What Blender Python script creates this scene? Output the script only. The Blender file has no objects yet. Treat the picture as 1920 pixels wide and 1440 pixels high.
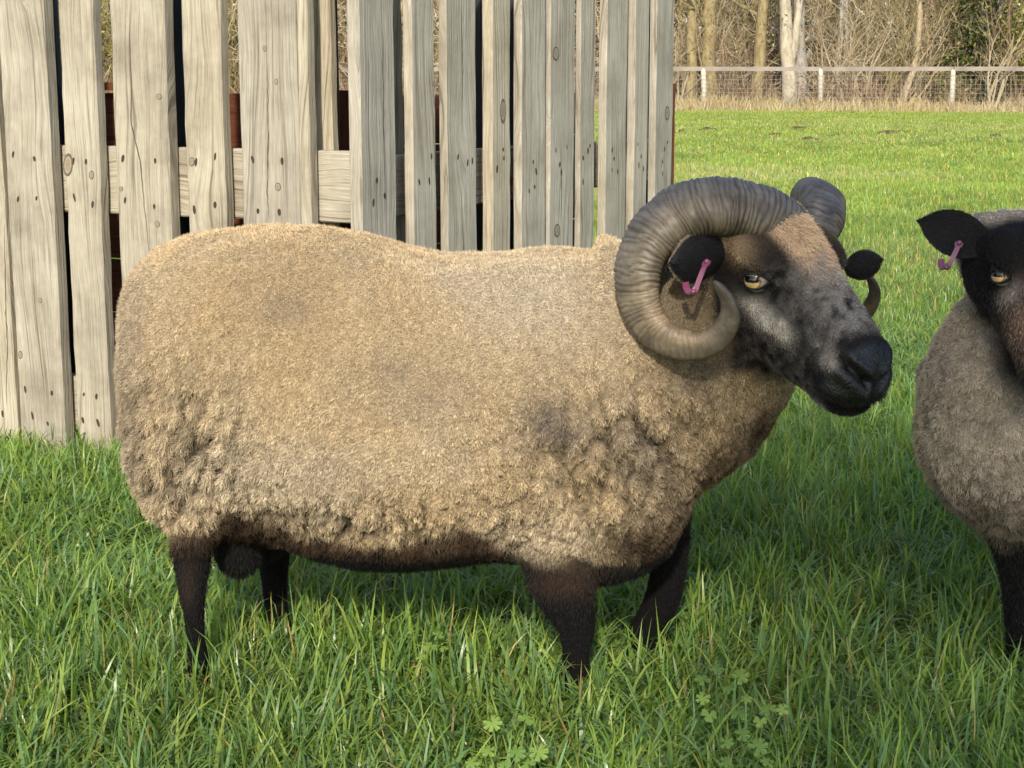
import bpy, bmesh, math, random
import numpy as np
from mathutils import Vector, Matrix, Euler
from mathutils.kdtree import KDTree

SC = bpy.context.scene
COL = SC.collection
R = math.radians

# ------------------------------------------------------------------ camera
CAM_H, PITCH, FPX = 0.99, R(11.1), 2900.0
cam_d = bpy.data.cameras.new('camera')
cam_d.sensor_fit = 'HORIZONTAL'
cam_d.sensor_width = 36.0
cam_d.lens = 36.0 * FPX / 1920.0
cam_d.clip_start, cam_d.clip_end = 0.05, 600
cam_d.dof.use_dof = True
cam_d.dof.focus_distance = 2.45
cam_d.dof.aperture_fstop = 60.0
cam = bpy.data.objects.new('camera', cam_d)
cam.location = (0, 0, CAM_H)
cam.rotation_euler = (R(90) - PITCH, 0, 0)
COL.objects.link(cam)
SC.camera = cam

# ------------------------------------------------------------------ light
SUN_AZ, SUN_EL = R(6), R(33)          # azimuth measured from behind the camera towards the left
sun_dir = Vector((-math.sin(SUN_AZ) * math.cos(SUN_EL), -math.cos(SUN_AZ) * math.cos(SUN_EL), math.sin(SUN_EL)))
world = bpy.data.worlds.new('World')
SC.world = world
world.use_nodes = True
wn = world.node_tree
for n in list(wn.nodes): wn.nodes.remove(n)
w_out = wn.nodes.new('ShaderNodeOutputWorld')
w_bg = wn.nodes.new('ShaderNodeBackground')
w_sky = wn.nodes.new('ShaderNodeTexSky')
w_sky.sky_type = 'NISHITA'
w_sky.sun_disc = False
w_sky.sun_elevation = SUN_EL
w_sky.sun_rotation = math.atan2(sun_dir.x, sun_dir.y)
w_sky.dust_density = 1.5
w_bg.inputs['Strength'].default_value = 0.15
wn.links.new(w_sky.outputs[0], w_bg.inputs[0])
wn.links.new(w_bg.outputs[0], w_out.inputs[0])
sl = bpy.data.lights.new('sun', 'SUN')
sl.energy = 2.9
sl.angle = R(2.0)
sl.color = (1.0, 0.92, 0.79)
sun = bpy.data.objects.new('sun', sl)
sun.rotation_euler = sun_dir.to_track_quat('Z', 'Y').to_euler()
sun.location = (-6, -14, 8)
COL.objects.link(sun)
SC.view_settings.view_transform = 'Standard'
SC.view_settings.look = 'None'
SC.view_settings.exposure = 0.80
SC.view_settings.gamma = 1.0
SC.view_settings.use_curve_mapping = False
SC.cycles.max_bounces = 3
SC.cycles.diffuse_bounces = 2
SC.cycles.glossy_bounces = 2
SC.cycles.transmission_bounces = 3
SC.cycles.transparent_max_bounces = 6
SC.cycles_curves.shape = 'RIBBONS'
SC.cycles_curves.subdivisions = 2

# ------------------------------------------------------------------ geometry helpers
_fw = Vector((0, math.cos(PITCH), -math.sin(PITCH)))
_up = Vector((0, math.sin(PITCH), math.cos(PITCH)))
_rt = Vector((1, 0, 0))
CAM = Vector((0, 0, CAM_H))

def ray(px, py):
    return _fw + _rt * ((px - 960) / FPX) + _up * ((720 - py) / FPX)

def at(px, py, Y):
    """point at depth Y seen at photograph pixel (px, py)"""
    r = ray(px, py)
    return CAM + r * (Y / r.y)

def on_ground(px, py, z=0.0):
    r = ray(px, py)
    return CAM + r * ((z - CAM_H) / r.z)

def link(o, parent=None):
    COL.objects.link(o)
    if parent is not None:
        o.parent = parent
    return o

def tag(o, label=None, cat=None, group=None, kind=None):
    if label: o['label'] = label
    if cat: o['category'] = cat
    if group: o['group'] = group
    if kind: o['kind'] = kind
    return o

def empty(name, loc, rz=0.0):
    o = bpy.data.objects.new(name, None)
    o.location = loc
    o.rotation_euler = (0, 0, rz)
    o.empty_display_size = 0.1
    return link(o)

def mesh_obj(name, verts, faces, mat=None, parent=None, smooth=False, cols=None):
    me = bpy.data.meshes.new(name)
    verts = np.asarray(verts, dtype=np.float32).reshape(-1, 3)
    if isinstance(faces, np.ndarray):
        nf, k = faces.shape
        me.vertices.add(len(verts)); me.vertices.foreach_set('co', verts.ravel())
        me.loops.add(nf * k); me.loops.foreach_set('vertex_index', faces.astype(np.int32).ravel())
        me.polygons.add(nf)
        me.polygons.foreach_set('loop_start', np.arange(0, nf * k, k, dtype=np.int32))
        me.update(calc_edges=True)
    else:
        me.from_pydata([tuple(map(float, v)) for v in verts], [], faces)
    me.validate()
    if cols is not None:
        a = me.attributes.new('col', 'FLOAT_COLOR', 'POINT')
        c = np.ones((len(me.vertices), 4), np.float32); c[:, :3] = cols
        a.data.foreach_set('color', c.ravel())
    if smooth:
        me.polygons.foreach_set('use_smooth', np.ones(len(me.polygons), bool))
    if mat is not None: me.materials.append(mat)
    me.update()
    o = bpy.data.objects.new(name, me)
    return link(o, parent)

def in_parent(o, parent):
    """world-space mesh becomes the child of an empty with its own location"""
    o.parent = parent
    o.matrix_parent_inverse = Matrix.LocRotScale(parent.location, parent.rotation_euler, parent.scale).inverted()
    return o

class MB:
    def __init__(s): s.v, s.f = [], []
    def add(s, v, f):
        o = len(s.v); s.v += [tuple(p) for p in v]; s.f += [tuple(i + o for i in q) for q in f]
    def box(s, c, d, ax=None):
        c = Vector(c); ax = ax or (Vector((1,0,0)), Vector((0,1,0)), Vector((0,0,1)))
        p = [c + ax[0]*d[0]*i/2 + ax[1]*d[1]*j/2 + ax[2]*d[2]*k/2 for i in (-1,1) for j in (-1,1) for k in (-1,1)]
        s.add(p, [(0,1,3,2),(4,6,7,5),(0,4,5,1),(2,3,7,6),(0,2,6,4),(1,5,7,3)])
    def tube(s, pts, rad, n=6, cap=True):
        pts = [Vector(p) for p in pts]
        if not hasattr(rad, '__len__'): rad = [rad]*len(pts)
        o = len(s.v); prev = None
        for i, p in enumerate(pts):
            t = (pts[min(i+1, len(pts)-1)] - pts[max(i-1, 0)]).normalized()
            if prev is None:
                a = t.orthogonal().normalized()
            else:
                a = (prev - t * prev.dot(t)).normalized()
            prev = a; b = t.cross(a)
            for k in range(n):
                th = 2*math.pi*k/n
                s.v.append(tuple(p + (a*math.cos(th) + b*math.sin(th)) * rad[i]))
        for i in range(len(pts)-1):
            for k in range(n):
                s.f.append((o+i*n+k, o+i*n+(k+1) % n, o+(i+1)*n+(k+1) % n, o+(i+1)*n+k))
        if cap:
            s.f.append(tuple(o+k for k in reversed(range(n))))
            s.f.append(tuple(o+(len(pts)-1)*n+k for k in range(n)))
    def build(s, name, mat, parent=None, smooth=False):
        return mesh_obj(name, s.v, s.f, mat, parent, smooth)

# ------------------------------------------------------------------ numpy noise
def _hash(i, j, k, seed):
    h = (i * 374761393 + j * 668265263 + k * 2147483647 + seed * 974634777) & 0xFFFFFFFF
    h = ((h ^ (h >> 13)) * 1274126177) & 0xFFFFFFFF
    h = ((h ^ (h >> 16)) * 2246822519) & 0xFFFFFFFF
    return ((h ^ (h >> 13)) & 0xFFFFFF) / float(0xFFFFFF)

def vnoise(P, scale=1.0, seed=0):
    """value noise in -1..1"""
    P = np.asarray(P, np.float64) * scale
    i = np.floor(P).astype(np.int64); f = P - i; f = f*f*f*(f*(f*6-15)+10)
    r = 0
    for a in (0, 1):
        for b in (0, 1):
            for c in (0, 1):
                w = (f[:,0] if a else 1-f[:,0]) * (f[:,1] if b else 1-f[:,1]) * (f[:,2] if c else 1-f[:,2])
                r = r + w * _hash(i[:,0]+a, i[:,1]+b, i[:,2]+c, seed)
    return r*2-1

def fbm(P, scale=1.0, oct=4, seed=0):
    r, a, t = 0, 1.0, 0
    for o in range(oct):
        r = r + a*vnoise(P, scale*2**o, seed+o); t += a; a *= .5
    return r/t

def sstep(a, b, x):
    t = np.clip((x-a)/(b-a), 0, 1)
    return t*t*(3-2*t)

# ------------------------------------------------------------------ material helpers
def new_mat(name):
    m = bpy.data.materials.new(name); m.use_nodes = True
    nt = m.node_tree
    for n in list(nt.nodes): nt.nodes.remove(n)
    out = nt.nodes.new('ShaderNodeOutputMaterial')
    b = nt.nodes.new('ShaderNodeBsdfPrincipled')
    nt.links.new(b.outputs[0], out.inputs[0])
    return m, nt, b, out

def N(nt, t, **kw):
    n = nt.nodes.new(t)
    for k, v in kw.items():
        if k.startswith('i_'):
            n.inputs[k[2:].replace('_', ' ')].default_value = v
        else: setattr(n, k, v)
    return n

def ramp(nt, fac, stops):
    n = nt.nodes.new('ShaderNodeValToRGB')
    el = n.color_ramp.elements
    while len(el) > 2: el.remove(el[-1])
    while len(el) < len(stops): el.new(0.5)
    for e, (p, c) in zip(el, stops):
        e.position = p; e.color = (*c, 1) if len(c) == 3 else c
    nt.links.new(fac, n.inputs[0])
    return n

def mixc(nt, fac, a, b, mode='MIX'):
    n = nt.nodes.new('ShaderNodeMix'); n.data_type = 'RGBA'; n.blend_type = mode
    for s, v in ((0, fac), (6, a), (7, b)):
        if hasattr(v, 'is_output') or hasattr(v, 'links'): nt.links.new(v, n.inputs[s])
        elif s == 0: n.inputs[0].default_value = v
        else: n.inputs[s].default_value = (*v, 1) if len(v) == 3 else v
    return n.outputs[2]

def math_n(nt, op, a, b=None):
    n = nt.nodes.new('ShaderNodeMath'); n.operation = op
    for s, v in ((0, a), (1, b)):
        if v is None: continue
        if hasattr(v, 'links'): nt.links.new(v, n.inputs[s])
        else: n.inputs[s].default_value = v
    return n.outputs[0]

def simple_mat(name, colour, rough=0.8, var=0.25, scale=8.0, bump=0.0, spec=0.3):
    m, nt, b, out = new_mat(name)
    tc = N(nt, 'ShaderNodeTexCoord'); oi = N(nt, 'ShaderNodeObjectInfo')
    no = N(nt, 'ShaderNodeTexNoise', i_Scale=scale, i_Detail=5.0)
    nt.links.new(tc.outputs['Object'], no.inputs['Vector'])
    lo = tuple(c*(1-var) for c in colour); hi = tuple(min(1, c*(1+var)) for c in colour)
    r = ramp(nt, no.outputs['Fac'], [(0.3, lo), (0.7, hi)])
    nt.links.new(r.outputs[0], b.inputs['Base Color'])
    b.inputs['Roughness'].default_value = rough
    b.inputs['Specular IOR Level'].default_value = spec
    if bump:
        bp = N(nt, 'ShaderNodeBump', i_Strength=bump, i_Distance=0.01)
        nt.links.new(no.outputs['Fac'], bp.inputs['Height']); nt.links.new(bp.outputs[0], b.inputs['Normal'])
    return m

def attr_mat(name, rough=0.7, mul=1.0, spec=0.2, noise=None, bump=0.0, attr='col', sheen=0.0):
    m, nt, b, out = new_mat(name)
    a = N(nt, 'ShaderNodeAttribute', attribute_name=attr)
    c = a.outputs['Color']
    if noise:
        tc = N(nt, 'ShaderNodeTexCoord')
        no = N(nt, 'ShaderNodeTexNoise', i_Scale=noise[0], i_Detail=4.0)
        nt.links.new(tc.outputs['Object'], no.inputs['Vector'])
        rr = ramp(nt, no.outputs['Fac'], [(.3, (1-noise[1],)*3), (.7, (1+noise[1],)*3)])
        c = mixc(nt, 1.0, c, rr.outputs[0], 'MULTIPLY')
        if bump:
            bp = N(nt, 'ShaderNodeBump', i_Strength=bump, i_Distance=0.004)
            nt.links.new(no.outputs['Fac'], bp.inputs['Height']); nt.links.new(bp.outputs[0], b.inputs['Normal'])
    if mul != 1.0: c = mixc(nt, 1.0, c, (mul,)*3, 'MULTIPLY')
    nt.links.new(c, b.inputs['Base Color'])
    b.inputs['Roughness'].default_value = rough
    b.inputs['Specular IOR Level'].default_value = spec
    return m
# ================================================================== GROUND
def ground_mat():
    m, nt, b, out = new_mat('field_ground')
    tc = N(nt, 'ShaderNodeTexCoord')
    n1 = N(nt, 'ShaderNodeTexNoise', i_Scale=0.35, i_Detail=5.0, i_Roughness=0.6)
    n2 = N(nt, 'ShaderNodeTexNoise', i_Scale=9.0, i_Detail=6.0, i_Roughness=0.7)
    for n in (n1, n2): nt.links.new(tc.outputs['Object'], n.inputs['Vector'])
    r1 = ramp(nt, n1.outputs['Fac'], [(.35, (.085, .15, .03)), (.55, (.11, .18, .036)), (.72, (.17, .20, .06))])
    r2 = ramp(nt, n2.outputs['Fac'], [(.3, (.55, .55, .5)), (.7, (1.25, 1.25, 1.2))])
    c = mixc(nt, 1.0, r1.outputs[0], r2.outputs[0], 'MULTIPLY')
    nt.links.new(c, b.inputs['Base Color'])
    b.inputs['Roughness'].default_value = 0.95
    bp = N(nt, 'ShaderNodeBump', i_Strength=0.8, i_Distance=0.03)
    nt.links.new(n2.outputs['Fac'], bp.inputs['Height']); nt.links.new(bp.outputs[0], b.inputs['Normal'])
    return m

M_GROUND = ground_mat()
def ground_z(x, y):
    P = np.stack([np.asarray(x, float), np.asarray(y, float), np.zeros_like(np.asarray(x, float))], -1)
    return fbm(P, .6, 3, 5) * .025 * sstep(4.5, 9, P[:,1]) + fbm(P, .1, 2, 9)*.10*sstep(10, 25, P[:,1])*(1-sstep(38, 48, P[:,1]))

xs = np.concatenate([np.linspace(-300, -40, 14), np.linspace(-36, 36, 121), np.linspace(40, 300, 14)])
ys = np.concatenate([np.linspace(-300, -20, 12), np.linspace(-10, 60, 141), np.linspace(66, 320, 16)])
gx, gy = np.meshgrid(xs, ys)
gz = ground_z(gx.ravel(), gy.ravel()) - 0.004
gv = np.stack([gx.ravel(), gy.ravel(), gz], -1)
nx = len(xs); ii = np.arange(len(gv)).reshape(len(ys), nx)
gf = np.stack([ii[:-1,:-1].ravel(), ii[:-1,1:].ravel(), ii[1:,1:].ravel(), ii[1:,:-1].ravel()], -1)
ground = mesh_obj('ground', gv, gf, M_GROUND, smooth=True)
tag(ground, 'grazed green field running out to the fence and wood', kind='structure')

M_SOIL = simple_mat('molehill_soil', (.085, .058, .032), .95, .5, 14, .6)
mole_px = [(1275, 246, .16), (1327, 244, .24), (1340, 251, .13), (1500, 244, .20), (1455, 256, .16), (1517, 264, .24),
           (1612, 267, .12), (1665, 255, .28), (1690, 252, .18), (1865, 264, .20), (1425, 256, .1), (1485, 247, .12)]
mole_lab = ['low brown molehill close beside the pallet end', 'broad brown molehill in the far field below the first fence post',
 'small molehill touching a broader one below the first fence post', 'brown molehill below the fence between post and birch', 'flat faint molehill out in the open grass',
 'tall dark molehill in the pale grass streak', 'faint flattened molehill with little bare soil', 'largest dark molehill out in the field',
 'small mound just beyond the largest molehill', 'lone molehill above the head of the black-faced sheep', 'tiny soil crumb mound among the grass', 'tiny molehill next to a broader one near the birch']
rs = np.random.default_rng(4)
for (px, py, r), lab in zip(mole_px, mole_lab):
    if r < .14: continue
    r *= .8
    c = on_ground(px, py)
    z0 = float(ground_z(np.array([c.x]), np.array([c.y]))[0])
    vs, fs = [], []
    nr, na = 7, 18
    for i in range(nr+1):
        for k in range(na):
            a = 2*math.pi*k/na; q = i/nr
            vs.append((r*1.15*q*math.cos(a), r*q*math.sin(a), 0))
    vs = np.array(vs); q = np.linalg.norm(vs/np.array([r*1.15, r, 1]), axis=1)
    vs[:,2] = r*.24*(1-q**2)**1.2*(q < 1) + fbm(vs + c.x, 14, 3, 2)*.03*(q < .97) - .012*(q > .98)
    for i in range(nr):
        for k in range(na):
            fs.append((i*na+k, i*na+(k+1) % na, (i+1)*na+(k+1) % na, (i+1)*na+k))
    o = mesh_obj('molehill', vs, fs, M_SOIL, smooth=True)
    o.location = (c.x, c.y, z0+.03)
    tag(o, lab, 'molehill', 'molehills in the far field')
# ================================================================== PALLET WALLS
def wood_mat(name, cols, grain=1.0, bump=.8):
    """weathered timber: grain runs along the object's z axis"""
    m, nt, b, out = new_mat(name)
    tc = N(nt, 'ShaderNodeTexCoord'); oi = N(nt, 'ShaderNodeObjectInfo')
    off = N(nt, 'ShaderNodeVectorMath', operation='MULTIPLY_ADD')
    cx = N(nt, 'ShaderNodeCombineXYZ')
    for k, mu in enumerate((37.0, 11.0, 53.0)):
        nt.links.new(math_n(nt, 'MULTIPLY', oi.outputs['Random'], mu), cx.inputs[k])
    add = N(nt, 'ShaderNodeVectorMath', operation='ADD')
    nt.links.new(tc.outputs['Object'], add.inputs[0]); nt.links.new(cx.outputs[0], add.inputs[1])
    # knots
    kmap = N(nt, 'ShaderNodeVectorMath', operation='MULTIPLY'); kmap.inputs[1].default_value = (7.0, 7.0, 2.6)
    nt.links.new(add.outputs[0], kmap.inputs[0])
    vo = N(nt, 'ShaderNodeTexVoronoi', i_Scale=1.0, i_Randomness=1.0)
    nt.links.new(kmap.outputs[0], vo.inputs['Vector'])
    kd = ramp(nt, vo.outputs['Distance'], [(0.0, (1, 1, 1)), (.16, (.35,)*3), (.45, (0, 0, 0))])
    # large flow of the grain
    fl = N(nt, 'ShaderNodeVectorMath', operation='MULTIPLY'); fl.inputs[1].default_value = (6, 6, 1.1)
    nt.links.new(add.outputs[0], fl.inputs[0])
    flow = N(nt, 'ShaderNodeTexNoise', i_Scale=1.0, i_Detail=2.0)
    nt.links.new(fl.outputs[0], flow.inputs['Vector'])
    # coordinate across the grain, bent by flow and knots
    sep = N(nt, 'ShaderNodeSeparateXYZ'); nt.links.new(add.outputs[0], sep.inputs[0])
    bend = math_n(nt, 'ADD', math_n(nt, 'MULTIPLY', flow.outputs['Fac'], .10), math_n(nt, 'MULTIPLY', kd.outputs[0], .05))
    xx = math_n(nt, 'ADD', math_n(nt, 'ADD', sep.outputs[0], math_n(nt, 'MULTIPLY', sep.outputs[1], .7)), bend)
    cc = N(nt, 'ShaderNodeCombineXYZ')
    nt.links.new(math_n(nt, 'MULTIPLY', xx, 125*grain), cc.inputs[0])
    nt.links.new(math_n(nt, 'MULTIPLY', sep.outputs[2], 1.6*grain), cc.inputs[2])
    g1 = N(nt, 'ShaderNodeTexNoise', i_Scale=1.0, i_Detail=3.0, i_Roughness=.6); nt.links.new(cc.outputs[0], g1.inputs['Vector'])
    cc2 = N(nt, 'ShaderNodeCombineXYZ')
    nt.links.new(math_n(nt, 'MULTIPLY', xx, 420*grain), cc2.inputs[0])
    nt.links.new(math_n(nt, 'MULTIPLY', sep.outputs[2], 14*grain), cc2.inputs[2])
    g2 = N(nt, 'ShaderNodeTexNoise', i_Scale=1.0, i_Detail=2.0); nt.links.new(cc2.outputs[0], g2.inputs['Vector'])
    blot = N(nt, 'ShaderNodeTexNoise', i_Scale=5.0, i_Detail=6.0, i_Roughness=.65); nt.links.new(add.outputs[0], blot.inputs['Vector'])
    base = ramp(nt, blot.outputs['Fac'], [(.3, cols[0]), (.5, cols[1]), (.7, cols[2])])
    gr = ramp(nt, g1.outputs['Fac'], [(.33, (.50, .475, .43)), (.45, (.92, .92, .91)), (.62, (1.1, 1.1, 1.08))])
    c = mixc(nt, 1.0, base.outputs[0], gr.outputs[0], 'MULTIPLY')
    gr2 = ramp(nt, g2.outputs['Fac'], [(.3, (.80, .79, .77)), (.62, (1.08, 1.08, 1.08))])
    c = mixc(nt, 1.0, c, gr2.outputs[0], 'MULTIPLY')
    kk = ramp(nt, vo.outputs['Distance'], [(.0, (.30, .20, .11)), (.05, (.5, .36, .2)), (.085, (.22, .17, .12)), (.10, (1, 1, 1))])
    kf = ramp(nt, vo.outputs['Distance'], [(.085, (1, 1, 1)), (.11, (0, 0, 0))])
    c = mixc(nt, math_n(nt, 'MULTIPLY', kf.outputs[0], .18), c, kk.outputs[0], 'MIX')
    # board to board tone
    tone = ramp(nt, oi.outputs['Random'], [(0, (.86, .86, .88)), (.5, (1, 1, 1)), (1, (1.1, 1.07, 1.0))])
    c = mixc(nt, 1.0, c, tone.outputs[0], 'MULTIPLY')
    nt.links.new(c, b.inputs['Base Color'])
    b.inputs['Roughness'].default_value = .85; b.inputs['Specular IOR Level'].default_value = .2
    h = math_n(nt, 'ADD', math_n(nt, 'MULTIPLY', g1.outputs['Fac'], 1.0), math_n(nt, 'MULTIPLY', g2.outputs['Fac'], .45))
    bp = N(nt, 'ShaderNodeBump', i_Strength=bump, i_Distance=.004)
    nt.links.new(h, bp.inputs['Height']); nt.links.new(bp.outputs[0], b.inputs['Normal'])
    return m

M_WOOD_L = wood_mat('weathered_pale_timber', [(.235, .205, .16), (.35, .315, .25), (.42, .385, .315)])
M_WOOD_R = wood_mat('weathered_grey_timber', [(.31, .275, .21), (.40, .36, .285), (.47, .43, .35)])
M_NAIL = simple_mat('rusty_nail', (.05, .028, .02), .8, .4, 60)
M_RED = wood_mat('red_brown_stained_timber', [(.085, .026, .014), (.12, .038, .02), (.16, .055, .028)], .8, .3)
M_BLACK = simple_mat('black_plastic', (.018, .018, .02), .6, .3, 10)
M_SPLIT = simple_mat('timber_split', (.07, .055, .04), .95, .3, 30)

WL = dict(o=Vector((-.382, 3.71, 0)), d=Vector((-.917, .40, 0)).normalized())      # towards the left end
WR = dict(o=Vector((-.385, 3.70, 0)), d=Vector((.462, .887, 0)).normalized())      # towards the right end
WL['n'] = Vector((-WL['d'].y, WL['d'].x, 0)); WR['n'] = Vector((WR['d'].y, -WR['d'].x, 0))
for W in (WL, WR):
    if W['n'].y > 0: W['n'] = -W['n']
def wall_t(W, px, py=230, back=0.0):
    """distance along a wall where pixel column px meets it"""
    r = ray(px, py); k = r.x / r.y
    o = W['o'] - W['n'] * back
    return (k*o.y - o.x) / (W['d'].x - k*W['d'].y)

rb = random.Random(11)
def board_mesh(name, w, th, L, seed, mat, rough=.0025, taper=0.0):
    """plank standing along z from 0 to L, x across, y depth (front face at y=0, body behind); worn uneven arrises"""
    n = 26
    zs = np.linspace(0, L, n)
    P = lambda s: np.stack([np.full(n, s*3.7+seed*1.31), np.full(n, seed*.77), zs], -1)
    wl = fbm(P(1), 9, 3, seed)*rough + fbm(P(5), 1.4, 2, seed)*.003
    wr = fbm(P(2), 9, 3, seed+3)*rough + fbm(P(6), 1.4, 2, seed+2)*.003
    fy = fbm(P(3), 2.0, 2, seed)*.0025
    ch = .0025 + np.abs(fbm(P(4), 14, 2, seed+7))*.005
    tp = taper*(zs/L - .5)
    xl, xr = -w/2 + wl + tp, w/2 + wr + tp
    ring = [(xl+ch, fy), (xr-ch, fy), (xr, fy+ch), (xr, fy+th-.002), (xr-.002, fy+th), (xl+.002, fy+th), (xl, fy+th-.002), (xl, fy+ch)]
    V = np.stack([np.stack([a, b, zs], -1) for a, b in ring], 1).reshape(-1, 3)
    fs = []
    for i in range(n-1):
        for k in range(8):
            fs.append((i*8+k, i*8+(k+1) % 8, (i+1)*8+(k+1) % 8, (i+1)*8+k))
    fs.append(tuple(reversed(range(8)))); fs.append(tuple((n-1)*8+k for k in range(8)))
    return V, fs

_nv, _nf = [], []
for k in range(8):
    a = 2*math.pi*k/8; _nv.append((.0042*math.cos(a), -.0012, .009*math.sin(a)))
for k in range(8):
    a = 2*math.pi*k/8; _nv.append((.0036*math.cos(a), .003, .008*math.sin(a)))
_nf = [tuple(reversed(range(8)))] + [(k, (k+1) % 8, 8+(k+1) % 8, 8+k) for k in range(8)]
nail_proto = bpy.data.meshes.new('nail'); nail_proto.from_pydata(_nv, [], _nf); nail_proto.materials.append(M_NAIL)

def wall_frame(W):
    """rotation whose x axis runs along the picture's left to right on the wall and y axis goes into it"""
    x = W['d'] if W['d'].x > 0 else -W['d']
    y = -W['n']
    return x, y

def add_board(parent, W, t0, t1, z0, z1, th, mat, seed, back=0.0, lean=0.0, label=None, nails=(), rough=.0025, taper=0.0, name='board'):
    tm = (t0+t1)/2; w = abs(t1-t0)
    V, F = board_mesh(name, w, th, z1-z0, seed, mat, rough, taper)
    o = mesh_obj(name, V, F, mat)
    x, y = wall_frame(W)
    p = W['o'] + W['d']*tm + y*back
    rot = Matrix((x, y, Vector((0, 0, 1)))).transposed()
    o.matrix_world = Matrix.Translation((p.x, p.y, z0)) @ rot.to_4x4() @ Matrix.Rotation(lean, 4, 'Y')
    mw = o.matrix_world.copy()
    o.parent = parent; o.matrix_parent_inverse = Matrix.Translation(parent.location).inverted()
    if label: o['label'] = label
    for fx, nz in nails:
        q = bpy.data.objects.new('nail', nail_proto)
        q.location = (fx*w, 0, nz-z0)
        q.scale = (rb.uniform(.7, 1.1), 1, rb.uniform(.6, 1.35)); q.rotation_euler = (0, rb.uniform(-.3, .3), 0)
        link(q, o)
    return o

def add_cross(parent, W, t0, t1, z0, z1, th, mat, seed, back, name='cross_board'):
    """horizontal board: a plank along the wall"""
    L = abs(t1-t0); V, F = board_mesh(name, z1-z0, th, L, seed, mat, .0015)
    o = mesh_obj(name, V, F, mat)
    x, y = wall_frame(W)
    ta = t0 if (W['d']*t0).dot(x) < (W['d']*t1).dot(x) else t1
    p = W['o'] + W['d']*ta + y*back
    rot = Matrix((-Vector((0, 0, 1)), y, x)).transposed()
    o.matrix_world = Matrix.Translation((p.x, p.y, (z0+z1)/2)) @ rot.to_4x4()
    o.parent = parent; o.matrix_parent_inverse = Matrix.Translation(parent.location).inverted()
    return o

TH = .036
pal_l = empty('pallet', WL['o'] + WL['d']*.62)
tag(pal_l, 'pale sunlit timber pallet standing upright behind the hindquarters of the horned ram', 'pallet', 'upright pallets')
STR = [(.055, .205), (.648, .822), (1.31, 1.475)]
lb = [(-92, -4, 0), (4, 89, .004), (113, 176, 0), (209, 310, 0), (343, 414, 0), (449, 557, .002), (558.5, 580, .001)]
for i, (a, b_, off) in enumerate(lb):
    ta, tb = wall_t(WL, a), wall_t(WL, b_)
    nails = []
    if i < 6:
        for (s0, s1) in STR:
            for fx in (-.28, .2):
                nails += [(fx+rb.uniform(-.08, .08), s0+.035+rb.uniform(-.012, .012)), (fx+rb.uniform(-.08, .1), s1-.03+rb.uniform(-.015, .015))]
    add_board(pal_l, WL, ta, tb, rb.uniform(-.02, 0), 1.49+rb.uniform(-.03, .02), TH+.004*(i % 2), M_WOOD_L, 20+i, back=-off,
              lean=[.004, .010, .012, .008, .008, .004, .0][i], nails=nails, rough=.0035)
for s, (z0, z1) in enumerate(STR):
    add_cross(pal_l, WL, wall_t(WL, -90), wall_t(WL, 645, 350), z0, z1, .040, M_WOOD_L, 60+s, back=TH+.012)
add_board(pal_l, WL, wall_t(WL, 570, back=.11), wall_t(WL, 627, back=.11), 0, 1.48, .03, M_WOOD_R, 71, back=.098, name='back_board', rough=.004)
add_board(pal_l, WL, wall_t(WL, -60, back=.11), wall_t(WL, 60, back=.11), 0, 1.48, .03, M_WOOD_R, 72, back=.098, name='back_board')

pal_r = empty('pallet', WR['o'] + WR['d']*.55)
tag(pal_r, 'grey weathered timber pallet at the corner, running back behind the ram’s shoulders', 'pallet', 'upright pallets')
pal_r2 = empty('pallet', WR['o'] + WR['d']*1.7)
tag(pal_r2, 'grey weathered timber pallet ending at the open field behind the ram’s horns', 'pallet', 'upright pallets')
# face extents in photograph columns at mid height: left edge of lit arris, right edge of the face
rbd = [(676, 741), (772, 815.5), (840, 895), (921, 954.5), (975, 1021), (1029, 1075.5), (1089, 1117), (1134, 1172.5), (1190, 1215.5), (1227.5, 1260)]
for i, (a, b_) in enumerate(rbd):
    ta, tb = wall_t(WR, a), wall_t(WR, b_)
    par = pal_r if i < 5 else pal_r2
    nails = []
    for (s0, s1) in STR:
        for _ in range(4 if i > 3 else 3):
            nails.append((rb.uniform(-.32, .36), rb.uniform(s0+.02, s1-.02)))
    add_board(par, WR, ta, tb, rb.uniform(-.02, 0), 1.49+rb.uniform(-.03, .03), [.034, .025, .024, .032, .026, .018, .018, .028, .028, .026][i],
              M_WOOD_R, 90+i, back=rb.uniform(-.004, .004), lean=rb.uniform(-.004, .003), nails=nails, rough=.003)
tm = (wall_t(WR, 1021) + wall_t(WR, 1029))/2
for s, (z0, z1) in enumerate(STR):
    add_cross(pal_r, WR, wall_t(WR, 690), tm-.004, z0, z1-.02, .040, M_WOOD_R, 120+s, back=TH+.014)
    add_cross(pal_r2, WR, tm+.004, wall_t(WR, 1257), z0, z1-.03, .040, M_WOOD_R, 130+s, back=TH+.014)
for k, (a, b_) in enumerate(((728, 751), (690, 712))):
    add_board(pal_r, WR, wall_t(WR, a, back=.11), wall_t(WR, b_, back=.11), 0, 1.48, .03, M_WOOD_L, 141+k, back=.10, name='back_board', rough=.005)

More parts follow.
